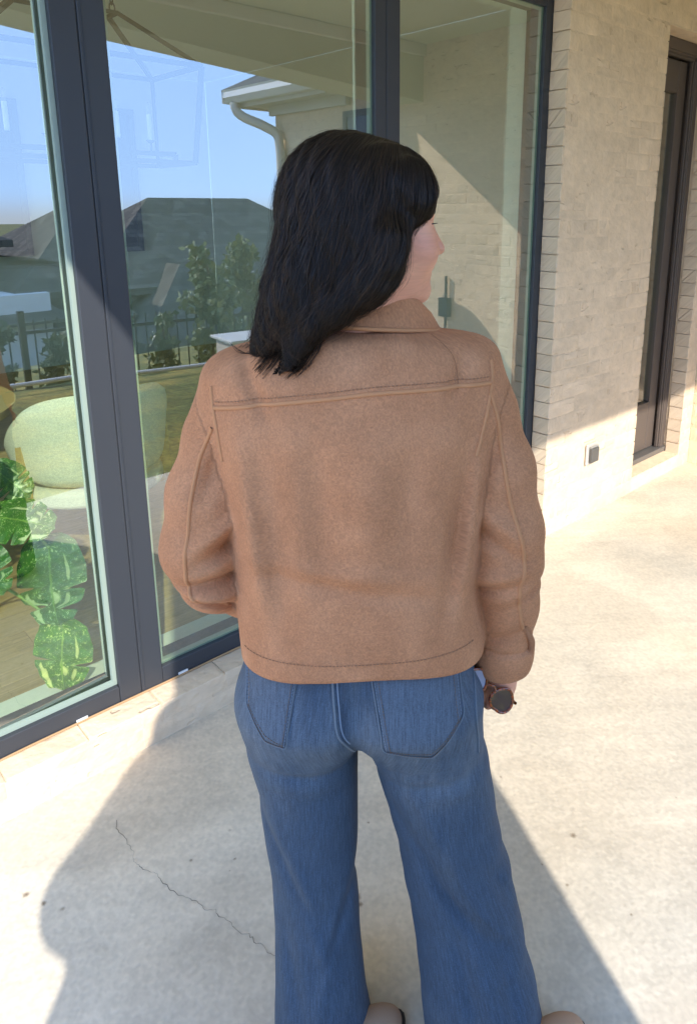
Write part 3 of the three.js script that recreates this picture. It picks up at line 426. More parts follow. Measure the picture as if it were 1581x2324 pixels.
{
  // variegated monstera on the sill
  const vari = tex(512, 512, (u, v) => { const x = Math.abs(u - 0.5) * 2, a = fbm(u * 7, v * 9, 4, 0, 2), sp = sstep(0.66, 0.72, fbm(u * 26, v * 40, 2, 0, 4)) * sstep(0.45, 0.6, a) + 0.8 * sstep(0.72, 0.76, fbm(u * 70, v * 90, 2, 0, 7)) + sstep(0.72, 0.76, fbm(u * 4 + 3, v * 1.6, 3, 0, 9)), w = clamp(sp, 0, 1), rib = x < 0.03 ? 1 : 0, vein = Math.abs(((v * 9 - x * 2.2) % 1 + 1) % 1 - 0.5) > 0.46 ? 0.12 : 0; const k = 0.8 + 0.4 * a + vein; return [lerp(lerp(0.33, 0.87, w), 0.58, rib) * k, lerp(lerp(0.53, 0.90, w), 0.72, rib) * k, lerp(lerp(0.16, 0.70, w), 0.34, rib) * k]; });
  const mats = [[1, 1, 1], [0.62, 0.74, 0.62], [1.25, 1.15, 0.7]].map((c) => phys(...c, 0.35, { map: vari, transmission: 0.35, thickness: 0, side: THREE.DoubleSide }));
  const stemMat = std(0.22, 0.33, 0.08, 0.5);
  const t = thing('monstera_plant', 'variegated split leaf monstera in a pot behind the glass', 'plant', [0.18, 0.006, -0.62]);
  mesh('pot', new THREE.LatheGeometry([[0, 0.0], [0.11, 0.0], [0.125, 0.02], [0.15, 0.26], [0.155, 0.3], [0.14, 0.3], [0.135, 0.25], [0, 0.25]].map(([x, y]) => new THREE.Vector2(x, y)), 40), std(0.55, 0.5, 0.42, 0.8), t);
  const soil = mesh('soil', new THREE.CylinderGeometry(0.134, 0.134, 0.01, 24).translate(0, 0.262, 0), std(0.04, 0.03, 0.02, 1), t);
  function leaf(seed, split) {
    const r = rng(seed), nt = 56, pos = [], uv = [], idx = [], cuts = Array.from({ length: split }, (_, i) => [0.34 + i * (0.5 / split) + r() * 0.1, 0.014 + r() * 0.014, 0.45 + r() * 0.4]);
    for (const sd of [-1, 1]) { const sh = sd > 0 ? 0.06 : 0; const base = pos.length / 3; for (let i = 0; i <= nt; i++) { const q = i / nt; let w = 0.46 * Math.pow(Math.sin(Math.PI * Math.pow(q, 0.66)), 0.62) * (1 - 0.12 * q); for (const [c, ww, dp] of cuts) w *= 1 - dp * Math.exp(-(((q - c - sh) / ww) ** 2)); for (let k = 0; k <= 6; k++) { const f = k / 6, x = sd * w * f, y = -q + (0.14 * f * f) * (1 - q * 0.6) * (q < 0.12 ? 1.4 : 1) - 0.16 * f * (q < 0.85 ? 1 : (1 - q) / 0.15) * Math.min(1, q * 3); pos.push(x, y, 0.10 * Math.sin(q * 2.6) - 0.35 * x * x + 0.012 * Math.sin(q * 40) * f + 0.06 * Math.abs(x)); uv.push(0.5 + sd * f * 0.5, q); } } for (let i = 0; i < nt; i++) for (let k = 0; k < 6; k++) { const a = base + i * 7 + k, b = a + 1, c = a + 7, d = c + 1; sd > 0 ? idx.push(a, c, b, b, c, d) : idx.push(a, b, c, b, d, c); } }
    const g = new THREE.BufferGeometry(); g.setAttribute('position', new THREE.Float32BufferAttribute(pos, 3)); g.setAttribute('uv', new THREE.Float32BufferAttribute(uv, 2)); g.setIndex(idx); g.computeVertexNormals(); return g;
  }
  const L = [ // base x, y, z in the room; size; roll; turn; tilt; splits; material
    [0.60, 0.565, -0.31, 0.23, 0.15, -0.7, 0.3, 2, 1], [0.59, 0.335, -0.235, 0.20, -0.05, -0.75, 0.05, 1, 2], [0.49, 0.68, -0.36, 0.17, 1.2, -0.5, 0.9, 2, 0], [0.42, 0.62, -0.30, 0.14, 0.5, -0.6, 0.4, 2, 1], [0.45, 0.88, -0.36, 0.20, -0.25, -0.6, 0.3, 3, 2], [0.53, 0.78, -0.48, 0.13, 0.7, -0.3, 0.5, 3, 1], [0.30, 0.97, -0.5, 0.22, -0.2, -0.5, 0.2, 3, 0]];
  L.forEach(([x, y, z, s, roll, turn, tilt, sp, m], i) => {
    const g = leaf(70 + i, sp); g.scale(s, s, s); const e = new THREE.Euler(tilt * -1, turn, roll, 'YXZ'); g.applyMatrix4(new THREE.Matrix4().makeRotationFromEuler(e)); g.translate(x - 0.18, y, z + 0.62);
    mesh('leaf', g, mats[m], t);
    mesh('stem', tube([[0.02 * (i - 4), 0.26, 0], [(x - 0.18) * 0.5, Math.max(0.5, y * 0.9), (z + 0.62) * 0.4], [(x - 0.18) * 0.92, y + 0.05, (z + 0.62) * 0.95], [x - 0.18, y, z + 0.62]], 0.005, 24, 6), stemMat, t);
  });
}

// ---------- people: distance fields meshed with surface nets ----------
function surfaceNets(sdf, lo, hi, cell) {
  const n = [0, 1, 2].map((k) => Math.ceil((hi[k] - lo[k]) / cell) + 1), [nx, ny, nz] = n, f = new Float32Array(nx * ny * nz);
  for (let k = 0, q = 0; k < nz; k++) for (let j = 0; j < ny; j++) for (let i = 0; i < nx; i++, q++) f[q] = sdf(lo[0] + i * cell, lo[1] + j * cell, lo[2] + k * cell);
  const id = new Int32Array(nx * ny * nz).fill(-1), pos = [], idx = [], sy = nx, sz = nx * ny, C = [0, 1, sy, sy + 1, sz, sz + 1, sz + sy, sz + sy + 1];
  const E = [[0, 1], [0, 2], [0, 4], [1, 3], [1, 5], [2, 3], [2, 6], [3, 7], [4, 5], [4, 6], [5, 7], [6, 7]];
  for (let k = 0; k < nz - 1; k++) for (let j = 0; j < ny - 1; j++) for (let i = 0; i < nx - 1; i++) {
    const q = i + j * sy + k * sz; let m = 0; for (let c = 0; c < 8; c++) if (f[q + C[c]] < 0) m |= 1 << c;
    if (m === 0 || m === 255) continue;
    let x = 0, y = 0, z = 0, w = 0;
    for (const [a, b] of E) { const A = m >> a & 1, B = m >> b & 1; if (A === B) continue; const fa = f[q + C[a]], t = fa / (fa - f[q + C[b]]); x += lerp(a & 1, b & 1, t); y += lerp(a >> 1 & 1, b >> 1 & 1, t); z += lerp(a >> 2, b >> 2, t); w++; }
    id[q] = pos.length / 3; pos.push(lo[0] + (i + x / w) * cell, lo[1] + (j + y / w) * cell, lo[2] + (k + z / w) * cell);
  }
  const face = (a, b, c, d, flip) => { if (a < 0 || b < 0 || c < 0 || d < 0) return; flip ? idx.push(a, c, b, a, d, c) : idx.push(a, b, c, a, c, d); };
  for (let k = 1; k < nz - 1; k++) for (let j = 1; j < ny - 1; j++) for (let i = 1; i < nx - 1; i++) {
    const q = i + j * sy + k * sz, s = f[q] < 0;
    if (s !== f[q + 1] < 0) face(id[q - sy - sz], id[q - sz], id[q], id[q - sy], !s);
    if (s !== f[q + sy] < 0) face(id[q - 1 - sz], id[q - 1], id[q], id[q - sz], !s);
    if (s !== f[q + sz] < 0) face(id[q - 1 - sy], id[q - sy], id[q], id[q - 1], !s);
  }
  const nor = new Float32Array(pos.length), e = cell * 0.6;
  for (let i = 0; i < pos.length; i += 3) { const x = pos[i], y = pos[i + 1], z = pos[i + 2]; let a = sdf(x + e, y, z) - sdf(x - e, y, z), b = sdf(x, y + e, z) - sdf(x, y - e, z), c = sdf(x, y, z + e) - sdf(x, y, z - e); const l = Math.hypot(a, b, c) || 1; nor[i] = a / l; nor[i + 1] = b / l; nor[i + 2] = c / l; }
  const g = new THREE.BufferGeometry(); g.setAttribute('position', new THREE.Float32BufferAttribute(pos, 3)); g.setAttribute('normal', new THREE.BufferAttribute(nor, 3)); g.setIndex(idx); return g;
}
const smin = (a, b, k) => { const h = Math.max(k - Math.abs(a - b), 0) / k; return Math.min(a, b) - h * h * k * 0.25; }, smax = (a, b, k) => -smin(-a, -b, k);
function cone(px, py, pz, a, b) {                              // tapered capsule, a = [x, y, z, r]
  const bx = b[0] - a[0], by = b[1] - a[1], bz = b[2] - a[2], qx = px - a[0], qy = py - a[1], qz = pz - a[2], t = clamp((qx * bx + qy * by + qz * bz) / (bx * bx + by * by + bz * bz), 0, 1);
  return Math.hypot(qx - bx * t, qy - by * t, qz - bz * t) - lerp(a[3], b[3], t);
}
const chain = (x, y, z, pts, k = 0.02) => { let d = 9; for (let i = 0; i + 1 < pts.length; i++) d = smin(d, cone(x, y, z, pts[i], pts[i + 1]), k); return d; };
function ell(x, y, z, c, r) { const a = (x - c[0]) / r[0], b = (y - c[1]) / r[1], d = (z - c[2]) / r[2], l = Math.sqrt(a * a + b * b + d * d); return (l - 1) * Math.min(r[0], r[1], r[2]) * (l > 1 ? 1 : 1); }
// lofted body: rows of [y, cx, halfWidth, cz, halfDepth]
function loft(x, y, z, rows, n) {
  let i = 0; while (i + 2 < rows.length && y > rows[i + 1][0]) i++;
  const A = rows[i], B = rows[i + 1]; let t = clamp((y - A[0]) / (B[0] - A[0]), 0, 1); t = t * t * (3 - 2 * t) * 0.5 + t * 0.5;
  const a = lerp(A[2], B[2], t), b = lerp(A[4], B[4], t), u = Math.abs(x - lerp(A[1], B[1], t)) / a, w = Math.abs(z - lerp(A[3], B[3], t)) / b;
  return (Math.pow(Math.pow(u, n) + Math.pow(w, n), 1 / n) - 1) * Math.min(a, b);
}
const bump1 = (x, y, x0, y0, dx, dy, wl, ww) => { const l = Math.hypot(dx, dy); dx /= l; dy /= l; const a = (x - x0) * dx + (y - y0) * dy, b = -(x - x0) * dy + (y - y0) * dx; return Math.exp(-((a / wl) ** 2) - ((b / ww) ** 2)); };   // a soft fold along (dx, dy)
function uvAround(g, axis) { const p = g.attributes.position, uv = new Float32Array(p.count * 2); for (let i = 0; i < p.count; i++) { const [cx, cz, r, v] = axis(p.getX(i), p.getY(i), p.getZ(i)); uv[i * 2] = Math.atan2(p.getX(i) - cx, p.getZ(i) - cz) * r; uv[i * 2 + 1] = v; } g.setAttribute('uv', new THREE.BufferAttribute(uv, 2)); return g; }
function onto(sdf, x, y, off, z0 = 0.4) { let z = z0; for (let i = 0; i < 90; i++) { const d = sdf(x, y, z); if (d < 0.0004) break; z -= d * 0.7; if (z < -0.35) break; } return [x, y, z + off]; }
const seam = (sdf, pts, r, off, seg = 60) => { const c = new THREE.CatmullRomCurve3(pts.map(([x, y]) => V(x, y, 0))); return tube(c.getPoints(seg / 2).map((p) => onto(sdf, p.x, p.y, off)), r, seg, 6); };

// ---------- the woman: x to her right, z towards the photographer ----------
const woman = thing('person', 'woman in a tan wool jacket and blue jeans seen from behind, face turned aside', 'person', [Math.sin(YAW) * 1.08, 0, 1.79 - Math.cos(YAW) * 1.08], -YAW);
const torsoRows = [[0.80, -0.047, 0.203, -0.005, 0.140], [0.86, -0.046, 0.203, -0.004, 0.142], [0.96, -0.052, 0.195, 0.0, 0.138], [1.09, -0.057, 0.198, 0.006, 0.135], [1.22, -0.059, 0.214, 0.010, 0.130], [1.30, -0.059, 0.222, 0.006, 0.118], [1.36, -0.055, 0.215, -0.004, 0.10], [1.44, -0.05, 0.2, -0.01, 0.08]];
const armL = [[-0.228, 1.262, 0.0, 0.058], [-0.258, 1.20, 0.010, 0.061], [-0.284, 1.11, 0.024, 0.064], [-0.297, 1.02, 0.030, 0.065], [-0.286, 0.965, 0.012, 0.058], [-0.245, 0.905, -0.055, 0.053], [-0.20, 0.865, -0.12, 0.047]];
const armR = [[0.108, 1.296, 0.002, 0.052], [0.140, 1.23, 0.012, 0.057], [0.168, 1.15, 0.022, 0.058], [0.185, 1.05, 0.028, 0.059], [0.189, 0.985, 0.022, 0.058], [0.199, 0.90, 0.0, 0.048], [0.197, 0.80, -0.022, 0.0475], [0.196, 0.745, -0.030, 0.0475]];
function jacketBody(x, y, z) {
  let d = loft(x, y, z, torsoRows, 2.7);
  const X = x + 0.055, top = 1.379 - (X < 0 ? 0.31 : 0.185) * Math.max(0, Math.abs(X) - 0.06) - 1.9 * z * z * (z > 0 ? 1 : 0.7);
  d = smax(d, (y - top) * 0.85, 0.018);
  if (z > 0) {                                                // soft hanging folds of the back panel
    const s = sstep(0.86, 1.0, y) * (1 - sstep(1.2, 1.29, y));
    d += s * (0.0085 * bump1(x, y, -0.165, 1.06, 0.06, -1, 0.16, 0.026) - 0.0114 * bump1(x, y, -0.20, 1.08, 0.1, -1, 0.15, 0.02) + 0.0076 * bump1(x, y, -0.10, 1.14, 0.05, -1, 0.12, 0.022) + 0.0076 * bump1(x, y, 0.03, 1.16, -0.03, -1, 0.11, 0.024) - 0.0076 * bump1(x, y, -0.03, 1.12, 0, -1, 0.12, 0.03) + 0.0095 * bump1(x, y, 0.098, 1.06, -0.1, -1, 0.12, 0.014) - 0.0114 * bump1(x, y, 0.125, 1.08, -0.12, -1, 0.14, 0.02));
    d += 0.0060 * (bump1(x, y, -0.05, 1.0, 1, -0.15, 0.13, 0.014) - bump1(x, y, -0.06, 1.03, 1, -0.1, 0.13, 0.016)) + 0.0076 * bump1(x, y, -0.19, 1.30, 0.5, -1, 0.05, 0.012) + 0.0057 * bump1(x, y, 0.1, 1.32, -0.3, -1, 0.04, 0.012);
  }
  d += 0.006 * Math.sin((x + 0.05) * 17) * (1 - sstep(0.84, 0.93, y)) * (z > 0 ? 1 : 0.5);
  d = smax(d, 0.846 + 0.010 * Math.cos((x + 0.05) * 11) - 0.01 + 0.05 * z * -1 * (z > 0 ? 0.12 : 0.2) - y, 0.012);
  return d;
}
function jacketArm(x, y, z, left) {
  let d = chain(x, y, z, left ? armL : armR, 0.02);
  if (left) {
    d += 0.0180 * bump1(x, y, -0.245, 1.045, 1, 0.55, 0.05, 0.012) - 0.0154 * bump1(x, y, -0.25, 1.075, 1, 0.6, 0.06, 0.014) + 0.0180 * bump1(x, y, -0.255, 0.985, 1, 0.1, 0.06, 0.011) - 0.0154 * bump1(x, y, -0.27, 0.96, 1, -0.1, 0.06, 0.012) + 0.0154 * bump1(x, y, -0.275, 0.935, 1, -0.35, 0.06, 0.009) + 0.0103 * bump1(x, y, -0.262, 1.17, 0.4, 1, 0.06, 0.014);
  } else {
    d += 0.0114 * bump1(x, y, 0.155, 1.055, 1, -0.65, 0.05, 0.012) - 0.0114 * bump1(x, y, 0.16, 1.09, 1, -0.7, 0.05, 0.015) + 0.0114 * bump1(x, y, 0.165, 0.965, 1, 0.35, 0.05, 0.012) - 0.0095 * bump1(x, y, 0.17, 0.995, 1, 0.25, 0.05, 0.014) + 0.0114 * bump1(x, y, 0.225, 0.955, 1, 0.8, 0.03, 0.01) + 0.0095 * bump1(x, y, 0.19, 0.86, 1, 0.7, 0.04, 0.012) + 0.0076 * bump1(x, y, 0.145, 1.17, 0.3, 1, 0.06, 0.012);
    d += 0.004 * Math.exp(-(((y - 0.823) / 0.004) ** 2)) - 0.003 * (1 - sstep(0.818, 0.826, y));   // cuff band
    d = smax(d, 0.762 + 0.16 * (0.197 - x) * -1 * 0.4 - y, 0.006); 
    d = smax(d, -(Math.max(Math.hypot(x - 0.197, z + 0.028) - 0.041, y - 0.79)), 0.004);              // open cuff
  }
  return d;
}
function jacketSDF(x, y, z) {
  const b = jacketBody(x, y, z), k = lerp(0.010, 0.04, sstep(1.19, 1.27, y));
  let d = b; if (x < -0.1) d = smin(d, jacketArm(x, y, z, true), k); else if (x > 0.0) d = smin(d, jacketArm(x, y, z, false), k);
  return d + 0.0045 * (fbm(x * 8 + z * 3, y * 6.5, 2, 0, 4) - 0.5);
}
const wool = tex(512, 512, (u, v) => { const f = fbm(u * 128, v * 128, 2, 128, 1), f2 = fbm(u * 60 + 0.3 * fbm(u * 20, v * 20, 2, 20), v * 60, 3, 60, 3), m = fbm(u * 5, v * 5, 4, 5, 2); const k = 0.94 + (f - 0.5) * 0.18 + (f2 - 0.5) * 0.08 + (m - 0.5) * 0.11; return [0.755 * k, 0.53 * k + (m - 0.5) * 0.02, 0.373 * k + (m - 0.5) * 0.03]; });
const woolB = tex(512, 512, (u, v) => fbm(u * 128, v * 128, 3, 128, 1), false);
const woolMat = phys(1, 1, 1, 0.95, { map: rep(wool, 4.2), bumpMap: rep(woolB, 4.2), bumpScale: 0.0008, sheen: 0.25, sheenRoughness: 0.5, sheenColor: new THREE.Color().setRGB(0.75, 0.52, 0.36) });
const pipeMat = phys(0.50, 0.235, 0.105, 0.95);
const armAxis = (x, y, pts) => { let b = pts[0], m = 9; for (let i = 0; i + 1 < pts.length; i++) for (let t = 0; t < 1; t += 0.25) { const py = lerp(pts[i][1], pts[i + 1][1], t); if (Math.abs(py - y) < m) { m = Math.abs(py - y); b = [lerp(pts[i][0], pts[i + 1][0], t), 0, lerp(pts[i][2], pts[i + 1][2], t)]; } } return b; };
{
  const g = surfaceNets(jacketSDF, [-0.40, 0.74, -0.22], [0.29, 1.43, 0.20], 0.0047);
  uvAround(g, (x, y, z) => { const t = jacketBody(x, y, z), l = jacketArm(x, y, z, true), r = jacketArm(x, y, z, false); if (x < -0.1 && l < t) { const a = armAxis(x, y, armL); return [a[0], a[2], 0.065, y + 0.3]; } if (x > 0 && r < t) { const a = armAxis(x, y, armR); return [a[0], a[2], 0.058, y + 0.6]; } return [-0.055, -0.02, 0.16, y]; });
  { const p = g.attributes.position, uv = g.attributes.uv; for (let i = 0; i < p.count; i++) { const x = p.getX(i), y = p.getY(i), z = p.getZ(i), t = jacketBody(x, y, z); if ((x < -0.1 && jacketArm(x, y, z, true) < t) || (x > 0 && jacketArm(x, y, z, false) < t)) continue; const q = x + 0.055; uv.setX(i, q + Math.sign(q) * (0.14 - z) * sstep(0.04, 0.12, Math.abs(q))); } }
  const j = mesh('jacket', g, woolMat, woman);
  const S = (n, pts, r = 0.0028, off = -0.0010) => mesh(n, seam(jacketSDF, pts, r, off, 80), pipeMat, j);
  S('yoke_seam', [[-0.252, 1.268], [-0.199, 1.277], [-0.143, 1.285], [-0.081, 1.292], [-0.02, 1.299], [0.041, 1.302], [0.102, 1.304], [0.146, 1.303]], 0.0036, -0.0008);
  S('sleeve_seam', [[-0.258, 1.237], [-0.282, 1.186], [-0.295, 1.129], [-0.303, 1.071], [-0.309, 1.012], [-0.308, 0.97], [-0.285, 0.945], [-0.262, 0.925]], 0.0034);
  S('sleeve_seam', [[0.145, 1.29], [0.158, 1.25], [0.168, 1.19], [0.18, 1.125], [0.203, 1.046], [0.207, 1.014], [0.203, 0.968], [0.21, 0.914], [0.218, 0.882]], 0.0034);
  S('armhole_seam', [[-0.257, 1.298], [-0.256, 1.281], [-0.25, 1.24], [-0.243, 1.19]], 0.003);
  S('armhole_seam', [[0.148, 1.333], [0.149, 1.312], [0.145, 1.284], [0.135, 1.235], [0.126, 1.20]], 0.003);
  const thread = std(0.30, 0.155, 0.08, 0.9);
  const stitch = (pts, off = 0.0006) => { const c = new THREE.CatmullRomCurve3(pts.map(([x, y]) => V(x, y, 0))), n = Math.round(c.getLength() / 0.0055), l = []; for (let i = 0; i < n; i++) { const a = c.getPointAt(i / n), b = c.getPointAt((i + 0.62) / n); l.push(rod(onto(jacketSDF, a.x, a.y, off), onto(jacketSDF, b.x, b.y, off), 0.0007, 0.0007, 4)); } const o = mesh('stitching', l, thread, j); o.userData.kind = 'stuff'; return o; };
  stitch([[-0.252, 1.277], [-0.199, 1.286], [-0.143, 1.294], [-0.081, 1.301], [-0.02, 1.308], [0.041, 1.311], [0.102, 1.313], [0.146, 1.312]]);
  stitch([[-0.228, 0.878], [-0.2, 0.878], [-0.149, 0.879], [-0.089, 0.879], [-0.022, 0.880], [0.045, 0.882], [0.104, 0.886], [0.135, 0.888]]);
  // cuff tab and snap button
  const tab = mesh('cuff_tab', tube([[0.220, 0.885, 0.045], [0.231, 0.862, 0.036], [0.240, 0.835, 0.022], [0.238, 0.81, 0.014], [0.230, 0.785, 0.012], [0.228, 0.770, 0.010]].map(([x, y, z]) => [x, y, z - 0.006]), 0.0058, 40, 8), woolMat, j);
  const b = new THREE.CylinderGeometry(0.0085, 0.0085, 0.005, 20); b.rotateZ(Math.PI / 2); b.rotateY(-0.75); b.translate(0.2405, 0.793, -0.002); mesh('button', b, std(0.72, 0.68, 0.58, 0.25, { metalness: 0.3 }), j);
  // turned-down collar
  const nu = 60, prof = [[0.064, 1.392], [0.063, 1.412], [0.065, 1.428], [0.070, 1.4335], [0.076, 1.428], [0.084, 1.412], [0.096, 1.391], [0.1005, 1.384], [0.098, 1.381], [0.084, 1.396], [0.073, 1.412]], pos = [], uv = [], idx = [];
  for (let i = 0; i <= nu; i++) { const u = i / nu * 2 - 1, a = u * 2.6, fr = Math.abs(u); for (let k = 0; k < prof.length; k++) { const [r, y] = prof[k]; const spread = r + (k > 4 ? 0.02 * fr * fr : 0) ; pos.push(-0.030 + Math.sin(a) * spread * 1.04, y - 0.03 * fr * fr - 0.004 + Math.sin(a) * -0.006, -0.028 + Math.cos(a) * spread * 0.94); uv.push(i * 0.008, k * 0.012); } }
  const m = prof.length; for (let i = 0; i < nu; i++) for (let k = 0; k < m; k++) { const k2 = (k + 1) % m; const A = i * m + k, B = i * m + k2, C2 = (i + 1) * m + k, D = (i + 1) * m + k2; idx.push(A, C2, B, B, C2, D); }
  const cg = new THREE.BufferGeometry(); cg.setAttribute('position', new THREE.Float32BufferAttribute(pos, 3)); cg.setAttribute('uv', new THREE.Float32BufferAttribute(uv, 2)); cg.setIndex(idx); cg.computeVertexNormals();
  const col = mesh('collar', cg, woolMat, j); woolMat.side = THREE.DoubleSide;
  mesh('collar_edge', tube(Array.from({ length: 41 }, (_, i) => { const u = i / 20 - 1, a = u * 2.6, r = 0.0995 + 0.02 * u * u; return [-0.030 + Math.sin(a) * r * 1.04, 1.384 - 0.03 * u * u - 0.004 - Math.sin(a) * 0.006, -0.028 + Math.cos(a) * r * 0.94]; }), 0.0036, 80, 6), pipeMat, col);
}
// jeans
const pelvis = [[0.62, -0.052, 0.178, -0.005, 0.10], [0.68, -0.052, 0.188, 0.002, 0.120], [0.74, -0.053, 0.192, 0.006, 0.132], [0.80, -0.054, 0.192, 0.002, 0.127], [0.88, -0.056, 0.185, -0.004, 0.108], [0.95, -0.056, 0.17, -0.01, 0.095]];
const legLr = [[-0.02, -0.127, 0.095, 0.04, 0.105], [0.14, -0.131, 0.084, 0.026, 0.094], [0.25, -0.136, 0.079, 0.014, 0.087], [0.35, -0.139, 0.079, 0.006, 0.083], [0.45, -0.141, 0.085, 0.004, 0.088], [0.55, -0.147, 0.091, 0.002, 0.097], [0.64, -0.153, 0.096, 0.0, 0.106], [0.72, -0.150, 0.1, 0.0, 0.112]];
const legRr = [[-0.02, 0.188, 0.118, 0.04, 0.115], [0.109, 0.171, 0.110, 0.028, 0.104], [0.196, 0.154, 0.103, 0.018, 0.098], [0.29, 0.139, 0.101, 0.008, 0.09], [0.36, 0.127, 0.101, 0.006, 0.088], [0.42, 0.112, 0.096, 0.004, 0.088], [0.5, 0.095, 0.096, 0.002, 0.094], [0.59, 0.077, 0.100, 0.0, 0.103], [0.64, 0.064, 0.102, 0.0, 0.108], [0.72, 0.05, 0.1, 0.0, 0.112]];
function jeansSDF(x, y, z) {
  let p = loft(x, y, z, pelvis, 2.35), l = loft(x, y, z, legLr, 2.15), r = loft(x, y, z, legRr, 2.15);
  if (z > 0) { p += 0.016 * Math.exp(-(((x + 0.057) / 0.022) ** 2)) * (1 - sstep(0.78, 0.86, y)) - 0.008 * (Math.exp(-(((x + 0.145) / 0.07) ** 2) - (((y - 0.735) / 0.06) ** 2)) + Math.exp(-(((x - 0.045) / 0.07) ** 2) - (((y - 0.735) / 0.06) ** 2))); }
  p = smax(p, 0.68 - y, 0.09); l = smax(l, y - 0.75, 0.05); r = smax(r, y - 0.75, 0.05);
  let d = smin(p, Math.min(l, r) === l ? smin(l, r, 0.010) : smin(r, l, 0.010), 0.065);
  // folds: under the seat, behind the knees, long drag lines
  d += 0.0040 * bump1(x, y, -0.13, 0.645, 1, -0.12, 0.08, 0.008) - 0.0030 * bump1(x, y, -0.14, 0.622, 1, -0.1, 0.09, 0.013) + 0.0030 * bump1(x, y, 0.06, 0.625, 1, 0.12, 0.08, 0.01) - 0.0030 * bump1(x, y, 0.07, 0.6, 1, 0.15, 0.09, 0.014);
  d += 0.0090 * bump1(x, y, -0.17, 0.42, 0.45, -1, 0.16, 0.012) - 0.0090 * bump1(x, y, -0.14, 0.36, 0.3, -1, 0.16, 0.016) + 0.0090 * bump1(x, y, -0.09, 0.30, 0.35, 1, 0.08, 0.01) - 0.0075 * bump1(x, y, -0.11, 0.24, 0.2, 1, 0.12, 0.014) + 0.0075 * bump1(x, y, -0.17, 0.2, -0.15, 1, 0.14, 0.014);
  d += 0.0090 * bump1(x, y, 0.07, 0.44, 0.55, -1, 0.14, 0.012) - 0.0090 * bump1(x, y, 0.11, 0.46, 0.5, -1, 0.15, 0.017) + 0.0090 * bump1(x, y, 0.13, 0.34, 0.8, -1, 0.09, 0.012) + 0.0090 * bump1(x, y, 0.2, 0.37, 0.5, -1, 0.06, 0.009) - 0.0090 * bump1(x, y, 0.19, 0.32, 0.7, -1, 0.08, 0.012) + 0.0075 * bump1(x, y, 0.14, 0.2, 0.25, -1, 0.12, 0.014) + 0.0075 * bump1(x, y, 0.22, 0.16, 0.2, -1, 0.12, 0.012) - 0.0060 * bump1(x, y, 0.18, 0.18, 0.2, -1, 0.14, 0.016);
  d += 0.004 * (noise(x * 22, y * 11, 3) - 0.5) * sstep(0.66, 0.6, y);
  d = smax(d, 0.006 + 0.004 * Math.sin(x * 30) - y, 0.006);
  return smax(d, y - 0.90, 0.01);
}
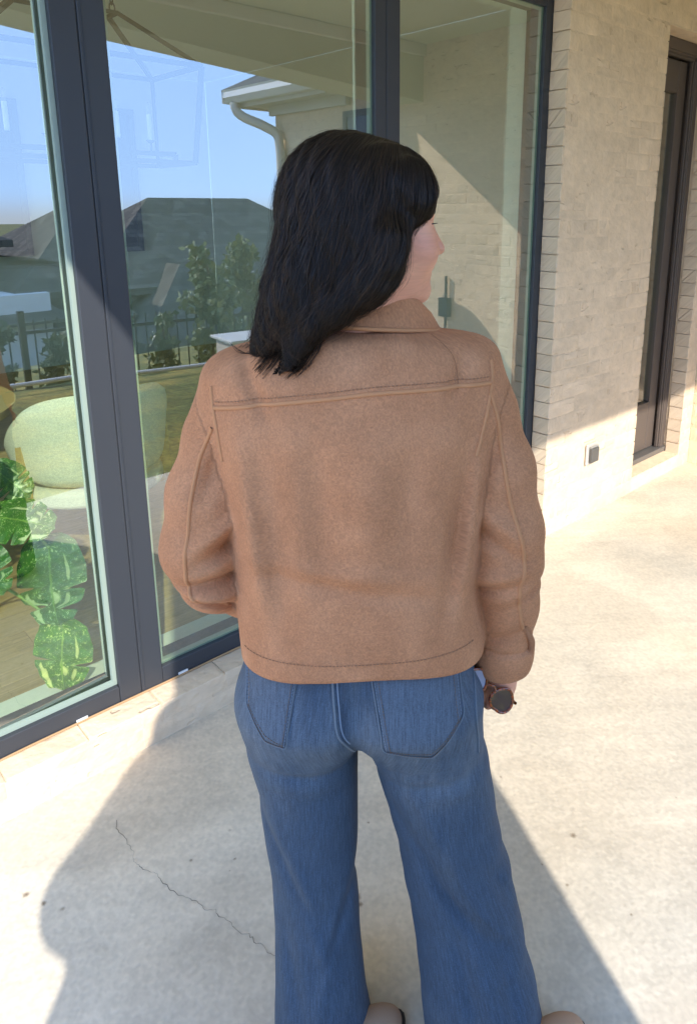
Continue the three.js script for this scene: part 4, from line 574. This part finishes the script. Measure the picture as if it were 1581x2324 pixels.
{
  const g = surfaceNets(jeansSDF, [-0.28, -0.02, -0.16], [0.33, 0.93, 0.20], 0.0068);
  uvAround(g, (x, y) => y > 0.66 ? [-0.055, 0, 0.15, y] : x < -0.05 ? [-0.14, 0, 0.09, y] : [lerp(0.18, 0.06, sstep(0, 0.65, y)), 0, 0.1, y]);
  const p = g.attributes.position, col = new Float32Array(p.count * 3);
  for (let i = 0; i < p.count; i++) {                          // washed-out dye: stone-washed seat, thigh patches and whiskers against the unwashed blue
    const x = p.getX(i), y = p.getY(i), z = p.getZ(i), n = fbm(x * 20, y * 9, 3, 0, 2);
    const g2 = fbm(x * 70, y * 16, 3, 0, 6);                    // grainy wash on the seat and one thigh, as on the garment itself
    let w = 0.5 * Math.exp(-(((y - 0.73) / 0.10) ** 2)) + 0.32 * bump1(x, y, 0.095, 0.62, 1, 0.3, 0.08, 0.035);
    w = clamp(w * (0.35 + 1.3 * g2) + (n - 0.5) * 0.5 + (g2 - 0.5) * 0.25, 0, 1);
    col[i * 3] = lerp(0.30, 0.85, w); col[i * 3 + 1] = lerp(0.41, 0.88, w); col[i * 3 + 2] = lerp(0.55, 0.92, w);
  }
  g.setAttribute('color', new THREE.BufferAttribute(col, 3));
  const denim = (u, v) => { const t = Math.sin((u * 200 + v * 160) * 6.283) * 0.5 + 0.5, s = fbm(u * 160, v * 10, 3, 0, 5), n = fbm(u * 256, v * 256, 2, 0, 8); return [t, s, n]; };
  const dMap = tex(512, 512, (u, v) => { const [t, s, n] = denim(u, v); const k = 0.9 + (s - 0.5) * 0.30 + (n - 0.5) * 0.34 + (t - 0.5) * 0.10; return [0.46 * k, 0.505 * k, 0.545 * k]; }), dB = tex(512, 512, (u, v) => { const [t, s, n] = denim(u, v); return 0.5 * t + 0.5 * n; }, false);
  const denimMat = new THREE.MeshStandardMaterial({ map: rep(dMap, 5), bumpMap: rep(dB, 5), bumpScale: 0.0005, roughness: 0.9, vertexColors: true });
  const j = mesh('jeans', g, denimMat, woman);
  const plain = new THREE.MeshStandardMaterial({ map: rep(dMap, 5), bumpMap: rep(dB, 5), bumpScale: 0.0005, roughness: 0.9, color: new THREE.Color().setRGB(0.60, 0.66, 0.75) });
  const seamM = new THREE.MeshStandardMaterial({ map: rep(dMap, 7), roughness: 0.9, color: new THREE.Color().setRGB(0.90, 0.95, 1.0) }), rust = std(0.16, 0.105, 0.07, 0.9), pale = std(0.2, 0.26, 0.34, 0.9);
  const pocket = (L, Rr, bl, tip, br) => {
    const n = 22, pos = [], uv = [], idx = [];
    const low = (s) => s < tip[2] ? lerp(bl, tip[1], s / tip[2]) : lerp(tip[1], br, (s - tip[2]) / (1 - tip[2]));
    for (let q = 0; q <= n; q++) for (let i = 0; i <= n; i++) { const s = i / n, yb = low(s), y = lerp(0.872, yb, q / n), x = lerp(lerp(L[0], L[1], (0.872 - y) / (0.872 - 0.71)), lerp(Rr[0], Rr[1], (0.872 - y) / (0.872 - 0.71)), s), rim = i === 0 || i === n || q === n; pos.push(...onto(jeansSDF, x, y, rim ? -0.001 : 0.0038)); uv.push(x, y); }
    for (let q = 0; q < n; q++) for (let i = 0; i < n; i++) { const a = q * (n + 1) + i; idx.push(a, a + n + 1, a + 1, a + 1, a + n + 1, a + n + 2); }
    const pg = new THREE.BufferGeometry(); pg.setAttribute('position', new THREE.Float32BufferAttribute(pos, 3)); pg.setAttribute('uv', new THREE.Float32BufferAttribute(uv, 2)); pg.setIndex(idx); pg.computeVertexNormals();
    const o = mesh('back_pocket', pg, plain, j);
    const at = (s, y) => [lerp(lerp(L[0], L[1], (0.872 - y) / 0.162), lerp(Rr[0], Rr[1], (0.872 - y) / 0.162), s), y];
    const stitches = (pts, m, off) => { const l = []; for (let i = 0; i + 1 < pts.length; i++) { const A = pts[i], B = pts[i + 1], k = Math.max(1, Math.round(Math.hypot(B[0] - A[0], B[1] - A[1]) / 0.0045)); for (let q = 0; q < k; q++) { const a = q / k, b = (q + 0.7) / k; l.push(rod(onto(jeansSDF, lerp(A[0], B[0], a), lerp(A[1], B[1], a), off), onto(jeansSDF, lerp(A[0], B[0], b), lerp(A[1], B[1], b), off), 0.0005, 0.0005, 4)); } } const w = mesh('stitching', l, m, o); w.userData.kind = 'stuff'; };
    for (const d of [0.03, 0.075]) { stitches([at(d, low(d) + 0.004), at(tip[2], tip[1] + (d === 0.03 ? 0.004 : 0.010)), at(1 - d, low(1 - d) + 0.004)].map(([x, y]) => [x, y + (d === 0.03 ? 0 : 0.003)]), rust, 0.0044); stitches([at(d, 0.86), at(d, low(d) + 0.005)], d === 0.03 ? pale : rust, 0.0044); stitches([at(1 - d, 0.86), at(1 - d, low(1 - d) + 0.005)], d === 0.03 ? pale : rust, 0.0044); }
    mesh('pocket_edge', tube([at(0, 0.86), at(0, low(0)), at(tip[2], tip[1]), at(1, low(1)), at(1, 0.86)].flatMap((p, i, a) => i + 1 < a.length ? [0, 0.25, 0.5, 0.75].map((t) => onto(jeansSDF, lerp(p[0], a[i + 1][0], t), lerp(p[1], a[i + 1][1], t), 0.001)) : [onto(jeansSDF, p[0], p[1], 0.001)]), 0.0015, 120, 5), seamM, o);
  };
  pocket([-0.033, -0.004], [0.108, 0.124], 0.728, [0, 0.708, 0.56], 0.765);
  pocket([-0.236, -0.226], [-0.138, -0.166], 0.775, [0, 0.736, 0.5], 0.733);
  mesh('seat_seam', seam(jeansSDF, [[-0.088, 0.845], [-0.085, 0.80], [-0.080, 0.757], [-0.068, 0.728], [-0.056, 0.69]], 0.0022, 0.0004), seamM, j);
  mesh('seat_seam', seam(jeansSDF, [[-0.081, 0.845], [-0.078, 0.80], [-0.073, 0.757], [-0.062, 0.728]], 0.0012, 0.0006), pale, j);
  mesh('side_seam', tube([[0.136, 0.86], [0.141, 0.79], [0.142, 0.74], [0.147, 0.70], [0.150, 0.66]].map(([x, y]) => onto(jeansSDF, x, y, 0.0004)), 0.0018, 40, 5), seamM, j);
}
// body, head and hand: one skin, mostly under the clothes
const HC = [-0.030, 1.525, -0.015];                            // middle of the skull; the face looks along FD
const fa = 70 * Math.PI / 180, FD = [Math.sin(fa), -0.10, -Math.cos(fa)], SD = [Math.cos(fa), 0, Math.sin(fa)];
const face = (a, b, c) => [HC[0] + FD[0] * a + SD[0] * c, HC[1] + b + FD[1] * a, HC[2] + FD[2] * a + SD[2] * c];   // forward, up, to her right
function headSDF(x, y, z) {
  const dx = x - HC[0], dy = y - HC[1], dz = z - HC[2], a = dx * FD[0] + dz * FD[2], c = dx * SD[0] + dz * SD[2], b = dy - FD[1] * a;
  let d = ell(a, b, c, [-0.012, 0.02, 0], [0.094, 0.094, 0.073]);
  d = smin(d, ell(a, b, c, [0.035, -0.035, 0], [0.058, 0.075, 0.060]), 0.05);
  d = smin(d, cone(a, b, Math.abs(c), [0.062, -0.088, 0.0, 0.026], [0.0, -0.062, 0.048, 0.022]), 0.03);   // jaw
  d = smin(d, cone(a, b, c, [0.081, -0.094, 0, 0.016], [0.074, -0.088, 0, 0.02]), 0.02);                   // chin
  d = smin(d, ell(a, b, Math.abs(c), [0.062, -0.03, 0.040], [0.026, 0.026, 0.022]), 0.03);                // cheeks
  d = smin(d, cone(a, b, c, [0.088, 0.012, 0, 0.009], [0.113, -0.026, 0, 0.0105]), 0.014);                // nose
  d = smin(d, ell(a, b, Math.abs(c), [0.098, -0.031, 0.011], [0.011, 0.008, 0.008]), 0.008);
  d = smin(d, cone(a, b, Math.abs(c), [0.0925, -0.056, 0, 0.0085], [0.084, -0.058, 0.019, 0.005]), 0.010); // lips
  d = smin(d, cone(a, b, Math.abs(c), [0.090, -0.067, 0, 0.009], [0.082, -0.064, 0.017, 0.005]), 0.010);
  d = smin(d, cone(a, b, Math.abs(c), [0.085, 0.026, 0.012, 0.010], [0.066, 0.026, 0.048, 0.010]), 0.02);  // brow
  d = smax(d, -ell(a, b, Math.abs(c), [0.098, 0.004, 0.031], [0.018, 0.012, 0.015]), 0.012);              // eye socket
  d = smin(d, ell(a, b, Math.abs(c), [0.070, 0.003, 0.031], [0.0145, 0.0125, 0.0145]), 0.004);
  d = smin(d, ell(a, b, Math.abs(c), [-0.012, -0.012, 0.076], [0.018, 0.03, 0.008]), 0.01);               // ears
  return smin(d, chain(x, y, z, [[-0.045, 1.36, 0.0, 0.058], [-0.035, 1.43, -0.005, 0.052], [-0.032, 1.48, -0.01, 0.054]], 0.02), 0.035);
}
const handR = { palm: [[0.197, 0.79, -0.028, 0.026], [0.198, 0.745, -0.032, 0.027], [0.197, 0.722, -0.03, 0.024]], fingers: [
  [[0.176, 0.722, -0.028, 0.0095], [0.166, 0.694, -0.036, 0.0088], [0.168, 0.676, -0.056, 0.008], [0.176, 0.676, -0.072, 0.007]],
  [[0.189, 0.718, -0.024, 0.0098], [0.181, 0.684, -0.030, 0.009], [0.181, 0.664, -0.052, 0.0082], [0.188, 0.666, -0.07, 0.0072]],
  [[0.203, 0.718, -0.022, 0.0096], [0.198, 0.684, -0.027, 0.0088], [0.197, 0.665, -0.049, 0.008], [0.202, 0.668, -0.066, 0.007]],
  [[0.216, 0.723, -0.024, 0.0088], [0.213, 0.695, -0.028, 0.008], [0.212, 0.680, -0.046, 0.0074], [0.215, 0.684, -0.06, 0.0066]],
  [[0.178, 0.762, -0.048, 0.0115], [0.170, 0.738, -0.066, 0.0105], [0.176, 0.716, -0.078, 0.009], [0.180, 0.704, -0.08, 0.008]]] };
function handSDF(x, y, z) { let d = chain(x, y, z, handR.palm, 0.02); for (const f of handR.fingers) d = smin(d, chain(x, y, z, f, 0.006), 0.006); return d; }
const skin = tex(256, 256, (u, v) => { const a = fbm(u * 12, v * 12, 4, 12), f = fbm(u * 100, v * 100, 2, 100); const k = 0.96 + (a - 0.5) * 0.1 + (f - 0.5) * 0.07; return [0.91 * k, (0.655 + (a - 0.5) * 0.05) * k, (0.535 + (a - 0.5) * 0.03) * k]; });
const skinMat = phys(1, 1, 1, 0.5, { map: rep(skin, 4), bumpMap: rep(skin, 8), bumpScale: 0.0006 });
{
  const lean = (x, y, z) => { let d = loft(x, y, z, [[0.8, -0.054, 0.15, -0.01, 0.085], [1.0, -0.055, 0.13, 0, 0.085], [1.2, -0.056, 0.16, 0, 0.09], [1.36, -0.05, 0.12, -0.01, 0.06]], 2.2); d = smax(smax(d, y - 1.34, 0.03), 0.72 - y, 0.03);
    for (const a of [armL, armR]) d = smin(d, chain(x, y, z, a.map(([p, q, r, s]) => [p, q, r, s * 0.6]), 0.03), 0.03);
    d = smin(d, chain(x, y, z, [[-0.13, 0.75, 0, 0.075], [-0.14, 0.45, 0, 0.05], [-0.13, 0.06, -0.01, 0.036]], 0.03), 0.03); d = smin(d, chain(x, y, z, [[0.03, 0.75, 0, 0.075], [0.115, 0.43, 0, 0.05], [0.2, 0.06, -0.01, 0.036]], 0.03), 0.03);
    return smin(d, chain(x, y, z, [[-0.05, 1.33, 0, 0.055], [-0.04, 1.40, -0.005, 0.05]], 0.02), 0.03); };
  const uvp = (g) => { const p = g.attributes.position; g.setAttribute('uv', new THREE.Float32BufferAttribute(Array.from({ length: p.count }, (_, i) => [p.getX(i) + p.getZ(i), p.getY(i)]).flat(), 2)); return g; };
  const g = merge([uvp(surfaceNets(lean, [-0.38, 0.0, -0.18], [0.28, 1.40, 0.14], 0.012)), uvp(surfaceNets(headSDF, [-0.16, 1.36, -0.16], [0.13, 1.68, 0.13], 0.0036)), uvp(surfaceNets(handSDF, [0.14, 0.63, -0.10], [0.24, 0.81, 0.01], 0.003))]);
  const b = mesh('body', g, skinMat, woman);
  const lash = []; for (const s of [-1, 1]) for (let i = 0; i < 14; i++) { const u = i / 13, c = s * (0.021 + 0.022 * u), q = face(0.0845 - 0.006 * Math.abs(u - 0.3), 0.0075, c), e = face(0.0945 - 0.006 * Math.abs(u - 0.3), 0.0055 + 0.005, c + s * 0.004 * (u + 0.3)); lash.push(rod(q, e, 0.0006, 0.0003, 4)); }
  mesh('eyelashes', lash, std(0.01, 0.008, 0.008, 0.6), b).userData.kind = 'stuff';
  const brow = []; for (const s of [-1, 1]) brow.push(tube([face(0.093, 0.026, s * 0.014), face(0.090, 0.031, s * 0.03), face(0.074, 0.028, s * 0.046)], 0.0022, 12, 5)); mesh('eyebrows', brow, std(0.015, 0.01, 0.008, 0.8), b);
  // suede shoes
  const suede = std(0.42, 0.27, 0.17, 0.95), sole = std(0.03, 0.028, 0.026, 0.8);
  for (const [x, z, t] of [[-0.128, 0.135, 0.9], [0.216, 0.145, 0.95]]) {
    const fx = Math.sin(t), fz = -Math.cos(t), at = (f, y, s = 0) => [x + fx * f + fz * -s, y, z + fz * f + fx * s];
    const shoeS = (a, y, c) => smax(Math.min(smin(ell(a, y, c, [-0.02, 0.035, 0], [0.065, 0.05, 0.042]), ell(a, y, c, [0.085, 0.028, 0.004], [0.10, 0.042, 0.048]), 0.04), 9), 0.012 - y, 0.006);
    const sd = (X, Y, Z) => { const dx = X - x, dz = Z - z; return shoeS(dx * fx + dz * fz, Y, dx * fz * -1 + dz * fx); };
    const g2 = uvp(surfaceNets(sd, [x - 0.24, -0.01, z - 0.24], [x + 0.24, 0.12, z + 0.24], 0.006));
    const o = mesh('shoe', g2, suede, woman);
    const sl = (X, Y, Z) => { const dx = X - x, dz = Z - z, a = dx * fx + dz * fz, c = dx * fz * -1 + dz * fx; return smax(smax(Math.hypot((a - 0.05) / 0.15, c / 0.05) * 0.05 - 0.05, Y - 0.014, 0.003), 0.001 - Y, 0.003); };
    mesh('sole', uvp(surfaceNets(sl, [x - 0.24, -0.01, z - 0.24], [x + 0.26, 0.04, z + 0.24], 0.006)), sole, o);
  }
}

// ---------- hair: a dark mass plus single locks that follow it ----------
const tail = [[-0.085, 1.50, 0.03, 0.058], [-0.115, 1.45, 0.055, 0.049], [-0.137, 1.41, 0.066, 0.040], [-0.157, 1.380, 0.066, 0.028], [-0.176, 1.355, 0.062, 0.018], [-0.194, 1.340, 0.056, 0.006]];
const drape = [[-0.015, 1.475, 0.06, 0.026], [-0.035, 1.445, 0.078, 0.026], [-0.075, 1.415, 0.094, 0.022], [-0.110, 1.390, 0.100, 0.015], [-0.128, 1.364, 0.106, 0.009], [-0.138, 1.342, 0.110, 0.005], [-0.152, 1.325, 0.112, 0.003]];
function hairSDF(x, y, z) {
  const dx = x - HC[0], dy = y - HC[1], dz = z - HC[2], a = dx * FD[0] + dz * FD[2], c = dx * SD[0] + dz * SD[2], b = dy - FD[1] * a;
  let d = ell(a, b, c, [-0.022, 0.022, -0.004], [0.110, 0.106, 0.091]);
  d = smin(d, ell(a, b, c, [0.040, 0.052, 0], [0.060, 0.060, 0.080]), 0.03);                               // hair swept over the brow
  d = smin(d, ell(a, b, c, [-0.045, -0.035, -0.012], [0.085, 0.10, 0.094]), 0.04);
  // keep the face free
  const cut = Math.min(ell(a, b, c, [0.130, -0.066, 0.0], [0.124, 0.102, 0.20]), ell(a, b, c, [0.130, 0.015, 0], [0.05, 0.05, 0.2]));
  d = smax(d, -cut, 0.014);
  d = smin(d, chain(x, y, z, tail, 0.03), 0.035); d = smin(d, chain(x, y, z, drape, 0.02), 0.022);
  d = smin(d, chain(x, y, z, [[-0.005, 1.50, 0.066, 0.028], [-0.015, 1.465, 0.07, 0.024], [-0.035, 1.44, 0.078, 0.018]], 0.02), 0.03);
  return d + 0.0013 * Math.sin((x * 0.8 + z * 0.9 + y * 0.45) * 240) + 0.008 * (noise((x * 0.8 + z * 0.6 - y * 0.35) * 46, (x * 0.4 - y) * 9, 2) - 0.5) * sstep(1.60, 1.52, y);
}
{
  const hairMat = phys(0.014, 0.009, 0.0065, 0.5, { specularIntensity: 0.25 });
  const tones = [[0.014, 0.009, 0.007], [0.022, 0.014, 0.009], [0.044, 0.025, 0.014], [0.010, 0.007, 0.0055]].map((c) => phys(...c, 0.42, { specularIntensity: 0.35 }));
  const base = surfaceNets(hairSDF, [-0.24, 1.30, -0.16], [0.13, 1.69, 0.15], 0.0046);
  const p = base.attributes.position; base.setAttribute('uv', new THREE.Float32BufferAttribute(new Float32Array(p.count * 2), 2));
  const h = mesh('hair', base, hairMat, woman);
  const grad = (q) => { const e = 0.003, n = V(hairSDF(q.x + e, q.y, q.z) - hairSDF(q.x - e, q.y, q.z), hairSDF(q.x, q.y + e, q.z) - hairSDF(q.x, q.y - e, q.z), hairSDF(q.x, q.y, q.z + e) - hairSDF(q.x, q.y, q.z - e)); return n.normalize(); };
  const crown = V(...face(0.035, 0.115, 0.012)), goals = [V(-0.168, 1.33, 0.055), V(-0.128, 1.33, 0.104)];
  const flow = (q, goal) => { const out = q.clone().sub(crown), l = out.length(), g = goal.clone().sub(q), k = sstep(1.56, 1.43, q.y); return out.multiplyScalar(1 / (l + 0.02) * (1 - k)).add(g.normalize().multiplyScalar(0.35 + 0.9 * k)).add(V(0, -0.75 * (1 - k), 0)); };
  const lists = tones.map(() => []), r = rng(5);
  function lock(start, len, width, lift, wave, tone) {
    const q = start.clone(), pts = [], nrm = [], goal = goals[q.x > -0.06 || (q.z > 0.07 && r() < 0.5) ? 1 : 0].clone().add(V((r() - 0.5) * 0.05, (r() - 0.5) * 0.03, (r() - 0.5) * 0.03)), n = Math.max(6, Math.round(len / 0.009)), ph = r() * 6.3, fq = 40 + r() * 25; let up = lift * 0.2;
    for (let i = 0; i < n; i++) {
      const g = grad(q), f = flow(q, goal); f.addScaledVector(g, -f.dot(g)).normalize();
      const side = g.clone().cross(f); pts.push(q.clone().addScaledVector(g, up).addScaledVector(side, wave * Math.sin(ph + i * 0.009 * fq) * Math.min(1, i / 6))); nrm.push(side);
      q.addScaledVector(f, 0.009); const d = hairSDF(q.x, q.y, q.z); q.addScaledVector(g, -d * 0.8); up = lift * (0.3 + 0.7 * i / n); if (q.distanceTo(goal) < 0.016) break;
    }
    if (pts.length < 4) return;
    const L = lists[tone], m = pts.length;
    for (let i = 0; i + 1 < m; i++) { const w0 = width * Math.min(1, 0.3 + i / 4, (m - i) / 5), w1 = width * Math.min(1, 0.3 + (i + 1) / 4, (m - i - 1) / 5), A = pts[i], B = pts[i + 1], a = nrm[i], b = nrm[i + 1], up0 = grad(A).multiplyScalar(width * 0.5), C = A.clone().add(up0), D = B.clone().add(up0);
      const a0 = A.clone().addScaledVector(a, -w0), a1 = A.clone().addScaledVector(a, w0), b0 = B.clone().addScaledVector(b, -w1), b1 = B.clone().addScaledVector(b, w1);
      for (const v of [a0, C, D, a0, D, b0, C, a1, b1, C, b1, D]) L.push(v.x, v.y, v.z); }
  }
  for (let i = 0; i < 3800; i++) { const k = Math.floor(r() * p.count), s = V(p.getX(k), p.getY(k), p.getZ(k)); const low = sstep(1.46, 1.36, s.y); lock(s, 0.07 + 0.17 * r(), 0.0006 + 0.0011 * r() * r(), 0.0005 + 0.0035 * r() * r(), 0.0012 + 0.004 * low * r(), r() < 0.5 ? 0 : r() < 0.55 ? 3 : r() < 0.85 - 0.3 * low ? 1 : 2); }
  for (let i = 0; i < 1300; i++) { const k = Math.floor(r() * p.count), s = V(p.getX(k), p.getY(k), p.getZ(k)); lock(s, 0.08 + 0.12 * r(), 0.0003, 0.004 + 0.013 * r() * r(), 0.003 + 0.005 * r(), r() < 0.7 ? 1 : 2); }
  lists.forEach((L, i) => { const g = new THREE.BufferGeometry(); g.setAttribute('position', new THREE.Float32BufferAttribute(L, 3)); const m = mergeVertices(g, 1e-6); m.computeVertexNormals(); m.setAttribute('uv', new THREE.Float32BufferAttribute(new Float32Array(m.attributes.position.count * 2), 2)); const o = mesh('strands', m, tones[i], h); o.userData.kind = 'stuff'; tones[i].side = THREE.DoubleSide; });
  // curled ends and a few strays lying on the jacket
  const wisp = [];
  const onJ = (x, y, o) => { const q = onto(jacketSDF, x, y, o); return q; };
  // free wavy ends: locks that leave the mass and lie over collar and shoulder
  const ends = [[], []];
  for (let c = 0; c < 15; c++) {
    const side = (c + r() * 0.8) / 15, low = [0.2, 0.5, 0.35, 0.6, 0.45, 0.9, 1.1, 0.7][c % 8], X = lerp(-0.160, -0.085, side), Y = lerp(1.405, 1.415, side), Z = lerp(0.085, 0.116, side), EX = lerp(-0.208, -0.125, side) + (r() - 0.5) * 0.018, EY = 1.364 - 0.045 * low, ph = r() * 6.3, am = 0.006 + 0.005 * r();
    for (let i = 0; i < 60; i++) {
      const ox = (r() - 0.5) * 0.026, oz = r() * 0.014, far = 0.35 + 0.65 * r(), pts = [];
      for (let k = 0; k <= 8; k++) { const t = k / 8 * far, w = 1 - t * 0.25, x = lerp(X, EX, t) + ox * w + am * Math.sin(ph + t * 5) * t - 0.012 * Math.max(0, t - 0.7) * 3, y = lerp(Y, EY, t) + (t > 0.8 ? 0.012 * (t - 0.8) : 0), zs = onto(jacketSDF, x, y, 0.003 + oz * w)[2]; pts.push([x, y, Math.max(lerp(Z - 0.012 + oz, zs, Math.min(1, t * 1.3)), zs)]); }
      ends[r() < 0.72 ? 0 : 1].push(tube(pts, 0.00025 + 0.0002 * r(), 14, 3));
    }
  }
  ends.forEach((g, i) => { const e = mesh('hair_ends', g, tones[i + 1], h); e.userData.kind = 'stuff'; });
  wisp.push(tube([onJ(0.062, 1.368, 0.002), onJ(0.078, 1.358, 0.001), onJ(0.090, 1.345, 0.001), onJ(0.096, 1.325, 0.001), onJ(0.097, 1.30, 0.001)], 0.00022, 30, 4));
  for (let i = 0; i < 5; i++) wisp.push(tube([[-0.17, 1.352, 0.05], [-0.20 - 0.004 * i, 1.340 + 0.001 * i, 0.05 + 0.003 * i], [-0.222 - 0.003 * i, 1.345 + 0.003 * i, 0.045]], 0.0004, 12, 4));
  const w = mesh('loose_strands', wisp, tones[1], h); w.userData.kind = 'stuff';
}
// ---------- sunglasses held in her right hand ----------
{
  const t = thing('sunglasses', 'tortoiseshell sunglasses held in the hand below the jacket cuff', 'sunglasses', woman.position.toArray(), -YAW);
  const tort = tex(128, 128, (u, v) => { const a = sstep(0.48, 0.62, fbm(u * 6, v * 6, 3, 6)); return [lerp(0.16, 0.95, a), lerp(0.06, 0.42, a), lerp(0.03, 0.06, a)]; });
  const shell = phys(1, 1, 1, 0.15, { map: rep(tort, 8), clearcoat: 1 }), lens = phys(0.07, 0.04, 0.045, 0.03, { clearcoat: 1 });
  const lensL = phys(0.35, 0.38, 0.52, 0.05, { clearcoat: 1 });
  const q = new THREE.Quaternion().setFromEuler(new THREE.Euler(-0.15, 0.35, -0.72));
  const at = (x, y, z) => V(x, y, z).applyQuaternion(q).add(V(0.172, 0.744, 0.014));
  for (const [s, m] of [[-1, lensL], [1, lens]]) {
    const ring = Array.from({ length: 24 }, (_, i) => { const a = i / 24 * Math.PI * 2; return at(s * 0.034 + Math.cos(a) * 0.0235, Math.sin(a) * 0.0205 - 0.004 * Math.abs(Math.cos(a)), 0); });
    const rim = mesh('rim', tube(ring, 0.0026, 60, 8, true), shell, t);
    const c = at(s * 0.034, 0, 0), L = []; for (let i = 0; i < 24; i++) L.push([c.toArray(), ring[i].toArray(), ring[(i + 1) % 24].toArray()]);
    mesh('lens', poly(L), m, rim);
    mesh('temple', tube([at(s * 0.063, 0.008, -0.002), at(s * 0.066, 0.008, -0.03), at(s * 0.062, 0.006, -0.08), at(s * 0.060, -0.012, -0.115)], 0.003, 30, 6), shell, t);
  }
  mesh('bridge', tube([at(-0.010, 0.006, 0), at(0, 0.010, 0.003), at(0.010, 0.006, 0)], 0.0026, 16, 8), shell, t);
}
// ---------- the photographer, whose shadow falls across the slab ----------
{
  const t = thing('person', 'person holding up a phone on the porch, in front of the brick column', 'person', [-0.17, 0, 2.10], -YAW);
  const fig = (x, y, z) => {
    let d = loft(x, y, z, [[0.75, 0, 0.17, 0, 0.11], [1.0, 0, 0.15, 0, 0.10], [1.25, 0, 0.19, 0, 0.11], [1.38, 0, 0.15, 0, 0.08]], 2.3); d = smax(smax(d, y - 1.36, 0.05), 0.7 - y, 0.05);
    for (const s of [-1, 1]) { d = smin(d, chain(x, y, z, [[s * 0.10, 0.8, 0, 0.10], [s * 0.12, 0.45, 0, 0.075], [s * 0.13, 0.06, 0.02, 0.055], [s * 0.14, 0.03, -0.12, 0.035]], 0.04), 0.05); d = smin(d, chain(x, y, z, [[s * 0.19, 1.31, 0, 0.062], [s * 0.31, 1.13, -0.08, 0.055], [s * 0.10, 1.44, -0.26, 0.04], [s * 0.055, 1.49, -0.27, 0.032]], 0.03), 0.04); }
    d = smin(d, chain(x, y, z, [[0, 1.34, 0, 0.06], [0, 1.46, -0.01, 0.052]], 0.03), 0.04); d = smin(d, ell(x, y, z, [0, 1.575, -0.015], [0.078, 0.115, 0.098]), 0.02); return smin(d, ell(x, y, z, [0, 1.555, -0.115], [0.012, 0.022, 0.014]), 0.02);
  };
  const uvp = (g) => { const p = g.attributes.position; g.setAttribute('uv', new THREE.Float32BufferAttribute(Array.from({ length: p.count }, (_, i) => [p.getX(i), p.getY(i)]).flat(), 2)); return g; };
  const body = mesh('body', uvp(surfaceNets(fig, [-0.42, 0, -0.34], [0.42, 1.72, 0.16], 0.014)), std(0.42, 0.3, 0.23, 0.7), t);
  mesh('coat', uvp(surfaceNets((x, y, z) => smax(smax(smin(fig(x, y, z) - 0.012, loft(x, y, z, [[0.1, -0.02, 0.36, 0, 0.14], [0.9, -0.02, 0.33, 0, 0.13], [1.2, 0, 0.24, 0, 0.12], [1.36, 0, 0.15, 0, 0.09]], 2.2), 0.03), y - 1.36, 0.01), 0.1 - y, 0.01), [-0.48, 0.05, -0.36], [0.46, 1.42, 0.2], 0.014)), std(0.5, 0.47, 0.42, 0.9), t);
  mesh('hair', uvp(surfaceNets((x, y, z) => smax(smin(ell(x, y, z, [0, 1.585, 0.012], [0.098, 0.118, 0.106]), chain(x, y, z, [[-0.07, 1.52, 0.05, 0.05], [-0.09, 1.38, 0.06, 0.045]], 0.02), 0.04), -ell(x, y, z, [0, 1.53, -0.13], [0.07, 0.11, 0.08]), 0.02), [-0.2, 1.3, -0.14], [0.16, 1.74, 0.18], 0.012)), std(0.03, 0.02, 0.015, 0.5), t);
  const ph = thing('smartphone', 'phone held up by the person in front of the brick column', 'phone', [0.018 - Math.sin(YAW) * 0.07, 1.49, 1.79 + Math.cos(YAW) * 0.07], -YAW);
  const pm = std(0.02, 0.02, 0.022, 0.3); mesh('case', box(-0.038, 0.038, -0.08, 0.078, 0.0, 0.009, 0.006), pm, ph); mesh('camera_bump', box(-0.034, -0.002, 0.038, 0.072, -0.003, -0.0003, 0.001), pm, ph);
}

scene.updateMatrixWorld(true);
renderer.render(scene, camera);
